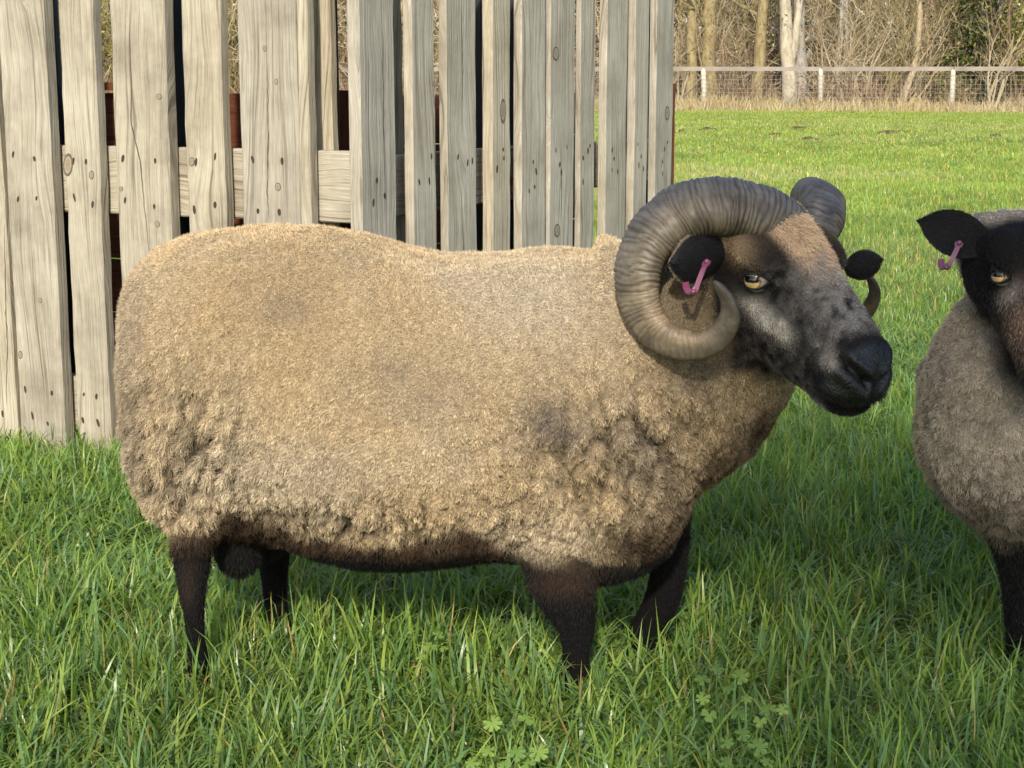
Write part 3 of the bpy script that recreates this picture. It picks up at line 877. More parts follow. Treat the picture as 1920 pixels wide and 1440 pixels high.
def limb(mb, keys, n=18, side=Vector((0, 1, 0))):
    """keys: (point, half fore-aft, half side)"""
    K = smooth_path([(*k[0], k[1], k[2]) for k in keys], n)
    rings = []
    for i in range(n):
        p = Vector(K[i, :3]); t = (Vector(K[min(i+1, n-1), :3]) - Vector(K[max(i-1, 0), :3])).normalized()
        b = (side - t*side.dot(t)).normalized(); a = b.cross(t)
        rings.append(ring_pts(p, a, b, max(K[i, 3], .004), max(K[i, 3], .004), max(K[i, 4], .004), 20, 2.1))
    loft(mb, rings)

def voxelise(mb, voxel, iters=6):
    me = bpy.data.meshes.new('tmp'); me.from_pydata(mb.v, [], mb.f)
    o = bpy.data.objects.new('tmp', me); COL.objects.link(o)
    md = o.modifiers.new('r', 'REMESH'); md.mode = 'VOXEL'; md.voxel_size = voxel; md.adaptivity = 0
    dg = bpy.context.evaluated_depsgraph_get(); ev = o.evaluated_get(dg)
    m2 = bpy.data.meshes.new_from_object(ev)
    bpy.data.objects.remove(o); bpy.data.meshes.remove(me)
    nv = len(m2.vertices); V = np.empty(nv*3, np.float32); m2.vertices.foreach_get('co', V); V = V.reshape(-1, 3).astype(np.float64)
    E = np.empty(len(m2.edges)*2, np.int32); m2.edges.foreach_get('vertices', E); E = E.reshape(-1, 2)
    m2.calc_loop_triangles()
    T = np.empty(len(m2.loop_triangles)*3, np.int32); m2.loop_triangles.foreach_get('vertices', T); T = T.reshape(-1, 3)
    V = lap(V, E, iters)
    return m2, V, E, T

def lap(V, E, iters, lam=.5, w=None):
    deg = np.bincount(E.ravel(), minlength=len(V)).astype(float)
    for _ in range(iters):
        S = np.zeros_like(V)
        for c in range(3):
            S[:, c] = np.bincount(E[:, 0], V[E[:, 1], c], len(V)) + np.bincount(E[:, 1], V[E[:, 0], c], len(V))
        d = S/deg[:, None] - V
        V = V + d*lam*(1 if w is None else w[:, None])
    return V

def vnormals(V, T):
    fn_ = np.cross(V[T[:, 1]]-V[T[:, 0]], V[T[:, 2]]-V[T[:, 0]])
    Nn = np.zeros_like(V)
    for k in range(3):
        for c in range(3): Nn[:, c] += np.bincount(T[:, k], fn_[:, c], len(V))
    return Nn/np.maximum(np.linalg.norm(Nn, axis=1), 1e-12)[:, None]

def cells(V, size, seed):
    """cell bump: F2-F1 of scattered seeds on the surface"""
    rng = np.random.default_rng(seed)
    lo = V.min(0); k = np.floor((V-lo)/size).astype(int)
    key = k[:, 0]*1000003 + k[:, 1]*1009 + k[:, 2]
    _, idx = np.unique(key, return_index=True)
    S = V[idx] + rng.normal(size=(len(idx), 3))*size*.28
    kd = KDTree(len(S))
    for i, p in enumerate(S): kd.insert(p, i)
    kd.balance()
    d1 = np.empty(len(V)); d2 = np.empty(len(V)); id1 = np.empty(len(V), int)
    for i, p in enumerate(V):
        r = kd.find_n(p, 2); d1[i] = r[0][2]; d2[i] = r[1][2]; id1[i] = r[0][1]
    return d1, d2, id1

def set_cols(me, cols):
    a = me.attributes.new('col', 'FLOAT_COLOR', 'POINT')
    c = np.ones((len(cols), 4), np.float32); c[:, :3] = cols
    a.data.foreach_set('color', c.ravel())

def strands(name, parent, mat, V, T, VN, dens, length, cols, comb, n, seed, K=5, rad=.0006, lift=.5, crimp=.12, waves=2.0,
            clump=0.0, clump_n=0, jit=.35, tipdark=0.0, colvar=.18, lenvar=.35):
    rng = np.random.default_rng(seed)
    A = np.linalg.norm(np.cross(V[T[:, 1]]-V[T[:, 0]], V[T[:, 2]]-V[T[:, 0]]), axis=1)*dens[T].mean(1)
    cum = np.cumsum(A); f = np.searchsorted(cum, rng.uniform(0, cum[-1], n))
    u = rng.uniform(size=n); v = rng.uniform(size=n); sw = u+v > 1; u[sw] = 1-u[sw]; v[sw] = 1-v[sw]
    W = np.stack([1-u-v, u, v], 1)
    ip = lambda Q: np.einsum('ij,ij...->i...', W, Q[T[f]])
    P, Nn, L, C, D = ip(V), ip(VN), ip(length), ip(cols), ip(comb)
    Nn /= np.linalg.norm(Nn, axis=1)[:, None]
    lf = ip(lift)[:, None] if hasattr(lift, '__len__') else lift
    d0 = Nn*lf + D; d = d0 + rng.normal(size=(n, 3))*jit
    d0 /= np.linalg.norm(d0, axis=1)[:, None]; d /= np.linalg.norm(d, axis=1)[:, None]
    cl = ip(clump) if hasattr(clump, '__len__') else np.full(n, clump)
    dn = np.sum(d*Nn, 1); d += Nn*np.maximum(.12-dn, 0)[:, None]; d /= np.linalg.norm(d, axis=1)[:, None]
    L = L*rng.uniform(1-lenvar, 1+lenvar, n)
    t = np.linspace(0, 1, K+1)
    s1 = np.cross(d, rng.normal(size=(n, 3))); s1 /= np.linalg.norm(s1, axis=1)[:, None]; s2 = np.cross(d, s1)
    ph = rng.uniform(0, 6.28, n)
    X = P[:, None] + d[:, None]*(L[:, None]*t)[..., None]
    am = crimp*L[:, None]*(t**.7)
    X += s1[:, None]*(am*np.sin(ph[:, None] + t*waves*6.28))[..., None] + s2[:, None]*(am*np.cos(ph[:, None] + t*waves*6.28))[..., None]
    if clump_n:
        ci = rng.choice(n, clump_n, replace=False)
        kd = KDTree(clump_n)
        for i, k in enumerate(ci): kd.insert(P[k], i)
        kd.balance()
        near = np.array([kd.find(p)[1] for p in P])
        own = ci[near]
        dc = d0[own] + rng.normal(size=(clump_n, 3))[near]*.28; dc /= np.linalg.norm(dc, axis=1)[:, None]
        tipl = P[own][:, None] + dc[:, None]*(L[own]*1.15)[:, None, None]*t[None, :, None]
        w = cl[:, None]*(t**1.3)[None]
        X = X*(1-w[..., None]) + tipl*w[..., None]
        C = C*(1 + rng.normal(size=clump_n)[near][:, None]*colvar*.5)
    X -= Nn[:, None]*.0015
    C = np.clip(C*(1 + rng.normal(size=(n, 1))*colvar), .002, .9)
    cu = bpy.data.hair_curves.new(name)
    cu.add_curves([K+1]*n)
    cu.attributes['position'].data.foreach_set('vector', X.astype(np.float32).ravel())
    ra = cu.attributes.get('radius') or cu.attributes.new('radius', 'FLOAT', 'POINT')
    ra.data.foreach_set('value', np.tile(rad*np.linspace(1, .35, K+1), n).astype(np.float32))
    ca = cu.attributes.new('col', 'FLOAT_COLOR', 'CURVE')
    c4 = np.ones((n, 4), np.float32); c4[:, :3] = C
    ca.data.foreach_set('color', c4.ravel())
    cu.materials.append(mat)
    o = bpy.data.objects.new(name, cu)
    COL.objects.link(o)
    return in_parent(o, parent)

M_SKIN = attr_mat('sheep_skin', .85, .5, .15, (260, .35), .6)  # colour halved: shade in gaps between strands put into the skin
_nt = M_SKIN.node_tree; _b = [q for q in _nt.nodes if q.type == 'BSDF_PRINCIPLED'][0]
_w = N(_nt, 'ShaderNodeAttribute', attribute_name='wet')
_nt.links.new(math_n(_nt, 'SUBTRACT', .88, math_n(_nt, 'MULTIPLY', _w.outputs['Fac'], .50)), _b.inputs['Roughness'])
_nt.links.new(math_n(_nt, 'ADD', .12, math_n(_nt, 'MULTIPLY', _w.outputs['Fac'], .4)), _b.inputs['Specular IOR Level'])
M_WOOL = attr_mat('wool_strand', .9, 1.0, .08)
M_HAIR = attr_mat('short_hair', .5, 1.0, .22)

# ------------------------------------------------------------------ the horned ram
YB = 2.56
ram_parts = MB()
UP, SD, FX = Vector((0, 0, 1)), Vector((0, 1, 0)), Vector((1, 0, 0))
def pz(px, py, Y=YB): return at(px, py, Y)
# body stations: column, top row, bottom row, half width, depth
st = [(250, 590, 760, .06, 2.57), (258, 535, 860, .13, 2.57), (276, 490, 925, .175, 2.57), (308, 460, 975, .21, 2.57), (360, 440, 985, .235, 2.565), (440, 427, 985, .25, 2.56),
      (520, 420, 1000, .262, 2.56), (600, 422, 1030, .272, 2.56), (680, 434, 1047, .28, 2.56), (760, 458, 1048, .285, 2.555), (840, 478, 1040, .283, 2.55),
      (920, 475, 1030, .275, 2.55), (1000, 467, 1035, .268, 2.545), (1070, 463, 1078, .26, 2.54), (1140, 468, 1080, .245, 2.53), (1200, 480, 1062, .225, 2.52), (1250, 520, 1030, .19, 2.515), (1285, 590, 965, .13, 2.51)]
rings = []
for px, yt, yb, hw, Y in st:
    t, b = pz(px, yt+6, Y), pz(px, yb-6, Y)
    c = (t+b)/2; c.x = (t.x+b.x)/2
    rings.append(ring_pts(c, UP, SD, (t.z-b.z)/2, (t.z-b.z)/2, hw, 40, 2.35))
loft(ram_parts, rings)
# neck, thick with wool, rising to the head
nk = [((1120, 700, 2.52), 265, .21, 0), ((1215, 690, 2.50), 262, .205, 18), ((1290, 655, 2.48), 235, .165, 32), ((1350, 615, 2.455), 190, .125, 40), ((1400, 575, 2.43), 150, .105, 45), ((1440, 545, 2.42), 120, .09, 48)]
rings = []
for (px, py, Y), hp, hw, tilt in nk:
    c = at(px, py, Y); h = hp*Y/FPX
    a = Vector((-math.sin(R(tilt)), 0, math.cos(R(tilt))))
    b = Vector((.12*tilt/45, 1, 0)).normalized()
    rings.append(ring_pts(c, a, b, h, h, hw, 36, 2.2))
loft(ram_parts, rings)

# head frame
H_O = Vector((.367, 2.42, .757)); H_TH, H_PS, H_RO, H_S = R(32.5), R(56), R(1.5), 1.04
hf = Vector((math.cos(H_TH)*math.cos(H_PS), -math.cos(H_TH)*math.sin(H_PS), -math.sin(H_TH)))
hl = Vector((math.sin(H_PS), math.cos(H_PS), 0)); hu = hf.cross(hl)
hl = (hl*math.cos(H_RO) + hu*math.sin(H_RO)).normalized(); hu = hf.cross(hl)
def hp(x, y, z): return H_O + (hf*x + hl*y + hu*z)*H_S
def to_head(P):
    d = (P - np.array(H_O))/H_S
    return np.stack([d @ np.array(hf), d @ np.array(hl), d @ np.array(hu)], -1)
hs = [(-.07, .02, -.05, .05), (-.04, .05, -.085, .075), (0, .072, -.105, .086), (.04, .083, -.115, .090), (.08, .080, -.122, .088), (.115, .074, -.124, .082),
      (.15, .066, -.122, .072), (.185, .058, -.116, .063), (.22, .051, -.108, .057), (.25, .045, -.100, .055), (.28, .036, -.094, .055), (.305, .022, -.086, .050), (.322, .002, -.072, .038), (.331, -.018, -.055, .018)]
def headloft(mb, hs, hp, f, l, u, S):
    K = smooth_path(hs, 44); rings = []
    for s, zt, zb, hw in K:
        zm = zt*.42 + zb*.58 if s < .2 else (zt+zb)/2
        c = hp(s, 0, zm)
        rings.append(ring_pts(c, u, l, (zt-zm)*S, (zm-zb)*S, hw*S, 36, 2.15))
    loft(mb, rings)
headloft(ram_parts, hs, hp, hf, hl, hu, H_S)
# cheek and brow masses
def blob(mb, c, ax, r, n=14, m=20):
    rr = []
    for i in range(n+1):
        t = math.pi*(i+.02)/(n+.04); rr.append([c + ax[0]*(math.cos(t)*r[0]) + ax[1]*(math.sin(t)*math.cos(2*math.pi*k/m)*r[1]) + ax[2]*(math.sin(t)*math.sin(2*math.pi*k/m)*r[2]) for k in range(m)])
    loft(mb, rr)
for s in (-1, 1):
    blob(ram_parts, hp(.055, .060*s, -.055), (hf, hl, hu), (.085, .045, .062))
    blob(ram_parts, hp(.085, .066*s, .032), (hf, hl, hu), (.055, .026, .028))
# legs: hind near, hind far, fore near, fore far
def leg(mb, rows, Y, sd=.9):
    keys = []
    for (x0, x1, py) in rows:
        p = at((x0+x1)/2, py, Y); keys.append((p, (x1-x0)/2*Y/FPX, (x1-x0)/2*Y/FPX*sd))
    limb(mb, keys, 26)
YN, YF = 2.40, 2.68
leg(ram_parts, [(262, 470, 830), (285, 445, 920), (312, 408, 1000), (326, 396, 1060), (330, 390, 1095), (340, 386, 1140), (347, 386, 1190), (349, 393, 1235), (347, 400, 1262), (352, 394, 1288), (346, 406, 1320)], YN, .85)
leg(ram_parts, [(420, 570, 880), (450, 560, 960), (480, 546, 1040), (487, 542, 1080), (492, 541, 1120), (500, 545, 1160), (506, 552, 1185), (503, 558, 1210), (503, 562, 1235)], 2.66, .85)
leg(ram_parts, [(940, 1180, 900), (958, 1160, 1000), (978, 1130, 1065), (1000, 1122, 1110), (1024, 1118, 1145), (1044, 1119, 1182), (1052, 1108, 1222), (1050, 1109, 1250), (1044, 1115, 1275), (1052, 1106, 1298), (1042, 1118, 1325)], 2.385, .75)
leg(ram_parts, [(1150, 1300, 930), (1185, 1300, 990), (1216, 1292, 1050), (1214, 1286, 1090), (1204, 1276, 1128), (1190, 1262, 1160), (1170, 1253, 1198), (1176, 1244, 1232), (1196, 1236, 1262), (1190, 1250, 1285)], 2.56, .75)
# scrotum between the hind legs
blob(ram_parts, at(448, 1000, 2.5), (UP, FX, SD), (.075, .048, .055))
blob(ram_parts, at(500, 985, 2.55), (UP, FX, SD), (.06, .045, .05))

ram_me, V, E, T = voxelise(ram_parts, .0043, 9)
Hc = to_head(V)                     # head coordinates of every vertex
nfree = len(V)
def g(c, s, P=None):                # soft bump in head space
    Q = Hc if P is None else P
    return np.exp(-np.sum(((Q - np.array(c))/np.array(s))**2, 1))
VN = vnormals(V, T)
sideg = lambda c, s: g(c, s) + g((c[0], -c[1], c[2]), s)
disp = np.zeros(nfree)
EYE = (.118, .083, .012)
disp -= .013*sideg((.122, .086, .010), (.024, .03, .016))         # eye socket
disp += .003*sideg((.112, .080, .036), (.03, .03, .012))          # brow
disp -= .008*sideg((.150, .060, -.004), (.018, .03, .020))        # tear pit
disp += .005*sideg((.165, .058, -.022), (.03, .03, .016))         # cheek bone
def seg(a, b, Q):                    # distance to a segment in mirrored head space
    a, b = np.array(a), np.array(b); d = b-a; t = np.clip(((Q-a) @ d)/(d @ d), 0, 1)
    return np.linalg.norm(Q - (a + t[:, None]*d), axis=1)
Ha = np.stack([Hc[:, 0], np.abs(Hc[:, 1]), Hc[:, 2]], -1)
Hf = np.stack([Ha[:, 0]*.35, Ha[:, 1], Ha[:, 2]], -1)
nos = np.exp(-(seg((.290*.35, .047, .006), (.322*.35, .013, -.014), Hf)/.0055)**2)*sstep(.268, .285, Hc[:, 0])
disp -= .020*nos
disp += .006*np.exp(-(seg((.288*.35, .046, .020), (.318*.35, .015, .0), Hf)/.008)**2)*sstep(.268, .285, Hc[:, 0])
disp += .005*np.exp(-(seg((.290*.35, .052, -.010), (.318*.35, .016, -.030), Hf)/.008)**2)*sstep(.268, .285, Hc[:, 0])
disp -= .004*np.exp(-(Hc[:, 1]/.003)**2)*sstep(.312, .320, Hc[:, 0])*(Hc[:, 2] < -.014)*(Hc[:, 2] > -.06)
mz = -.080 + (Hc[:, 0]-.215)*.20                                   # mouth line
mo = np.exp(-((Hc[:, 2]-mz)/.0048)**2)*sstep(.195, .225, Hc[:, 0])*(Hc[:, 0] < .335)
disp -= .010*mo
disp += .004*np.exp(-((Hc[:, 2]-mz+.016)/.010)**2)*sstep(.24, .28, Hc[:, 0])
disp += .005*np.exp(-((Hc[:, 2]-mz-.018)/.014)**2)*sstep(.25, .29, Hc[:, 0])
onface = sstep(.06, .10, Hc[:, 0])*(np.abs(Hc[:, 1]) < .14)*(Hc[:, 2] > -.16)*(Hc[:, 2] < .14)*(Hc[:, 0] < .36)
# skin folds above the muzzle and below the eye
q = Hc[:, 0]*.9 + Hc[:, 2]*.5
disp += .0034*np.sin(q*330 + 3*vnoise(Hc, 30, 4))*sideg((.250, .05, .012), (.035, .03, .022))
disp += .0030*np.sin(Hc[:, 2]*430 + Hc[:, 0]*160)*sideg((.15, .065, .022), (.018, .03, .014))
V = V + VN*disp[:, None]

# wool and colour masks in the animal's own frame
X_, Z_ = V[:, 0], V[:, 2]
def pxy(P):                          # photograph column/row used only as a ruler for the markings on its side
    d = P - np.array(CAM); z = d @ np.array(_fw)
    return 960 + FPX*d[:, 0]/z, 720 - FPX*(d @ np.array(_up))/z
pxv, pyv = pxy(V)
nz1, nz2 = fbm(V, 9, 3, 1), fbm(V, 28, 3, 2)
face = sstep(.028, .062, Hc[:, 0] + .018*nz2 - .9*np.maximum(-Hc[:, 2]-.02, 0) )*sstep(-.165, -.125, Hc[:, 2] + .012*nz2)*(np.abs(Hc[:, 1]) < .15)*(Hc[:, 0] < .4)
legm = sstep(.275, .225, Z_ + .02*nz2)
legm = np.maximum(legm, sstep(.26, .22, Z_ + .02*nz2))
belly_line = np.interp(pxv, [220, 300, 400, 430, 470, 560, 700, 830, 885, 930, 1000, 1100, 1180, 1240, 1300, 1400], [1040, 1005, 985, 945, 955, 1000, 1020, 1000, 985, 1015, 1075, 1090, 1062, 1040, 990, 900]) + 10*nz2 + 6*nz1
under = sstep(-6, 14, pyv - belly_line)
woolm = (1-face)*(1-.9*legm)

lin = lambda r, g_, b: np.array([((c/255)/12.92 if c/255 < .04045 else ((c/255+.055)/1.055)**2.4) for c in (r, g_, b)])
tan, honey, grey, pale = np.array([.52, .41, .265]), np.array([.52, .385, .22]), np.array([.27, .22, .165]), np.array([.57, .485, .36])
dark, black, brown = np.array([.042, .028, .018]), np.array([.0115, .010, .0098]), np.array([.075, .043, .027])
mixv = lambda a, b, w: a + (b-a)*np.clip(w, 0, 1)[:, None]
col = np.tile(tan, (nfree, 1))
col = mixv(col, honey, .6 + .9*nz1)
def spot(cx, cy, rx, ry, pw=1.0): return np.exp(-(((pxv-cx)/rx)**2 + ((pyv-cy)/ry)**2)**pw)
# markings of the fleece
col = mixv(col, pale, .8*spot(1000, 560, 180, 90) + .55*spot(420, 900, 170, 120) + .6*spot(1000, 1010, 130, 60) + .4*spot(640, 880, 200, 60))
gm = .75*spot(1040, 790, 75, 80) + .55*spot(770, 720, 90, 55) + .35*spot(520, 570, 90, 60) + .55*spot(1300, 700, 70, 45) + .5*spot(1180, 820, 70, 90) + .45*spot(1250, 900, 80, 80)+.3*spot(620,900,60,40)
col = mixv(col, grey*.9, 1.0*gm*(1 + .7*nz2 + .4*nz1))
edge = sstep(-75, 0, pyv - np.interp(pxv, [1180, 1250, 1290, 1330, 1400, 1490], [1060, 1030, 970, 895, 825, 760]))*(pxv > 1200)*(pxv < 1500)
col = mixv(col, brown*.7, edge*(.75 + .4*nz2))
col = mixv(col, dark, .95*spot(1190, 1025, 65, 38) + .5*spot(1250, 960, 40, 60))
col = mixv(col, np.array([.33, .27, .2]), .7*sstep(300, 225, pxv))            # greyer at the tail end
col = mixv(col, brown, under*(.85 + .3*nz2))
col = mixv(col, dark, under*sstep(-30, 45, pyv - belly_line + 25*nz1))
leg_c = mixv(np.tile(black, (nfree, 1)), brown, .8*sstep(1150, 1080, pyv)*spot(1060, 1100, 80, 60) + .6*spot(352, 1130, 14, 80) + .0)
leg_c = mixv(leg_c, black*.6, sstep(.20, .13, Z_))
col = mixv(col, leg_c, legm)
# face
fc = np.tile(black*1.15, (nfree, 1))
hx, hy, hz = Hc[:, 0], np.abs(Hc[:, 1]), Hc[:, 2]
blaze = sstep(.060, .034, hy + .012*nz2 + np.maximum(hx-.10, 0)*.25)*sstep(.035, .055, hz + .25*np.maximum(hx-.05, 0))*sstep(.215, .13, hx + .02*nz2)
fc = mixv(fc, np.array([.74, .51, .31]), blaze*(.95 + .4*nz2))
fk = fbm(V, 90, 2, 15)
fc = mixv(fc, np.array([.50, .44, .37]), (.66 + .9*fk)*sstep(.068, .02, hy)*sstep(.12, .17, hx)*sstep(.285, .25, hx)*(hz > .0))
ey = lambda c, s: np.exp(-np.sum(((np.stack([hx, hy, hz], -1) - np.array(c))/np.array(s))**2, 1))
fc = mixv(fc, np.array([.88, .78, .63]), 1.4*ey((.166, .070, -.026), (.040, .04, .016))*(1 + 1.0*nz2 + .6*fbm(V, 60, 2, 7)))
fc = mixv(fc, np.array([.50, .35, .20]), 1.1*ey((.070, .09, .035), (.034, .04, .02))*(1 + .6*nz2))
fc = mixv(fc, np.array([.66, .57, .46]), 1.0*ey((.264, .055, -.006), (.024, .025, .012))*(1 + 1.3*nz2 + .8*fbm(V, 60, 2, 6)))
fc = mixv(fc, np.array([.075, .05, .036]), .7*ey((.10, .08, -.10), (.06, .05, .04)))
fc = mixv(fc, np.array([.36, .32, .28]), 1.0*ey((.30, .03, -.086), (.03, .04, .010))*(1 + .6*nz2))
fc = mixv(fc, np.array([.20, .175, .15]), np.clip(.35 + 1.2*fk, 0, .8)*sstep(.10, .16, hx)*sstep(.29, .26, hx)*.6)
fc = mixv(fc, black*.8, ey((.122, .086, .010), (.020, .03, .013)))
fc = mixv(fc, black*.9, sstep(.288, .305, hx))
col = mixv(col, fc, face)
nk_brown = np.exp(-np.sum(((Hc - np.array([.06, -.09, -.145]))/np.array([.06, .09, .05]))**2, 1))
col = mixv(col, np.array([.15, .10, .06]), .75*nk_brown*(1-face))
ringwool = np.exp(-np.sum(((Hc - np.array([.045, -.09, -.075]))/np.array([.075, .085, .075]))**2, 1))
col = mixv(col, np.array([.15, .11, .07]), .95*ringwool*(1-face))
col = np.clip(col, .004, .8)

# fleece relief: blocky staples, deeper cracks on breech, shoulder and chest
shag = np.clip(spot(330, 860, 130, 150) + spot(600, 1000, 300, 60) + .8*spot(1120, 900, 180, 130) + .5*spot(1230, 780, 160, 110), 0, 1)
VV = V*np.array([1, 1, .6])           # staples hang longer than they are wide
d1, d2, cid = cells(VV, .022, 3)
e1, e2, _ = cells(VV*np.array([1, 1, .75]), .05, 4)
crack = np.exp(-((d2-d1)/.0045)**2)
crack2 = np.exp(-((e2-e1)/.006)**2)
wd = woolm*(1-.6*under)
wv = (pxv-1100)*.69 - (pyv-780)*.72 + 26*nz1 + 8*nz2
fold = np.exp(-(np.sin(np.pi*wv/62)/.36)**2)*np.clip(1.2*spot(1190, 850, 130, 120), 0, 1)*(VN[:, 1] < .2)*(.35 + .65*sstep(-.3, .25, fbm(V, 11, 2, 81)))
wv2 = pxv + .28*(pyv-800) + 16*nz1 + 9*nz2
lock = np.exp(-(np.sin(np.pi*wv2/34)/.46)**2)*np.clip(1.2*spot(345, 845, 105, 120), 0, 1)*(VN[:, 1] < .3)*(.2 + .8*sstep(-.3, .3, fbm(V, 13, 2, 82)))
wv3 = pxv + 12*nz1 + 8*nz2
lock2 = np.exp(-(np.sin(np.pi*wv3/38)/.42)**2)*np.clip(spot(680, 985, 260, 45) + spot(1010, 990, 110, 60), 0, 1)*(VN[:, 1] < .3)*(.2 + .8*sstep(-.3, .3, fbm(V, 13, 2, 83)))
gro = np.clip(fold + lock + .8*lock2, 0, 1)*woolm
disp = wd*(fbm(V, 14, 3, 8)*.007 - crack*(.0018 + .0035*shag) - crack2*(.0015 + .011*shag) + .003 - .010*gro)
VN = vnormals(V, T)
V = V + VN*disp[:, None]
col = col*(1 - (wd*np.clip((.14 + .35*shag)*crack + .4*shag*crack2 + .6*gro, 0, .85))[:, None])  # shade in cracks and folds put into the fleece colour
VN = vnormals(V, T)
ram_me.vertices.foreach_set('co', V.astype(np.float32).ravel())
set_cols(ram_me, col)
wa = ram_me.attributes.new('wet', 'FLOAT', 'POINT'); wa.data.foreach_set('value', (sstep(.280, .300, Hc[:, 0])*face*(Hc[:, 2] > -.06)).astype(np.float32))
ram_me.polygons.foreach_set('use_smooth', np.ones(len(ram_me.polygons), bool))
ram_me.materials.clear(); ram_me.materials.append(M_SKIN); ram_me.update()
RAM_BASE = Vector((float(at(700, 1300, 2.5).x), 2.53, 0))
ram = empty('ram', RAM_BASE)
tag(ram, 'big horned ram with tan fleece and black face standing side-on in the grass', 'ram')
ram_me.name = 'body'
rb_o = bpy.data.objects.new('body', ram_me); COL.objects.link(rb_o); in_parent(rb_o, ram)

# strands
nearw = .35 + .65*sstep(.35, -.35, VN[:, 1])           # thinner on the far side
comb = np.tile(np.array([-.10, 0, -.55]), (nfree, 1))
comb[:, 2] -= .25*shag
comb += np.stack([fbm(V, 12, 2, 31), fbm(V, 12, 2, 32), fbm(V, 12, 2, 33)], -1)*.5
lenw = .0062 + .0025*shag + .006*spot(330, 880, 110, 120) + .004*under
strands('fleece', ram, M_WOOL, V, T, VN, np.clip(woolm, 0, 1)*nearw*(woolm > .25)*(1 - .85*np.clip(crack*shag*.8 + crack2*np.clip(shag, 0, 1)*.8 + gro, 0, 1)), lenw, col*1.17, comb, 300000, 1, K=5, rad=.00038, lift=.95 - .35*shag, crimp=.16, waves=1.7,
        clump=.36 + .22*shag, clump_n=55000, jit=.60, colvar=.26)
hairm = np.clip(1-woolm, 0, 1)
fdir_ = np.array(-hf*.2 - hu*.25)
combf = np.tile(np.array([0, 0, -.9]), (nfree, 1))
combf = mixv(combf, np.array(hf*.9 - hu*.35), face)
combf = combf*(1 - .0)
eyem = 1 - np.clip(sideg((.122, .086, .010), (.017, .03, .011))*1.6, 0, 1)
nosem = (1 - .85*sstep(.275, .295, Hc[:, 0])*face*(Hc[:, 2] > -.05))*(1 - .9*np.clip(nos + .8*mo, 0, 1))
lh = .0055 + .007*blaze*face + .004*legm*sstep(.10, .22, Z_)
strands('coat_hair', ram, M_HAIR, V, T, VN, hairm*eyem*nosem*nearw*(hairm > .3)*(1+1.5*face), lh, col*np.where(legm > .5, .5, 1.1)[:, None], combf, 90000, 2, K=3, rad=.0004, lift=.35, crimp=.04, waves=.6, jit=.22, colvar=.3)
print('RAM verts', nfree, 'tris', len(T))

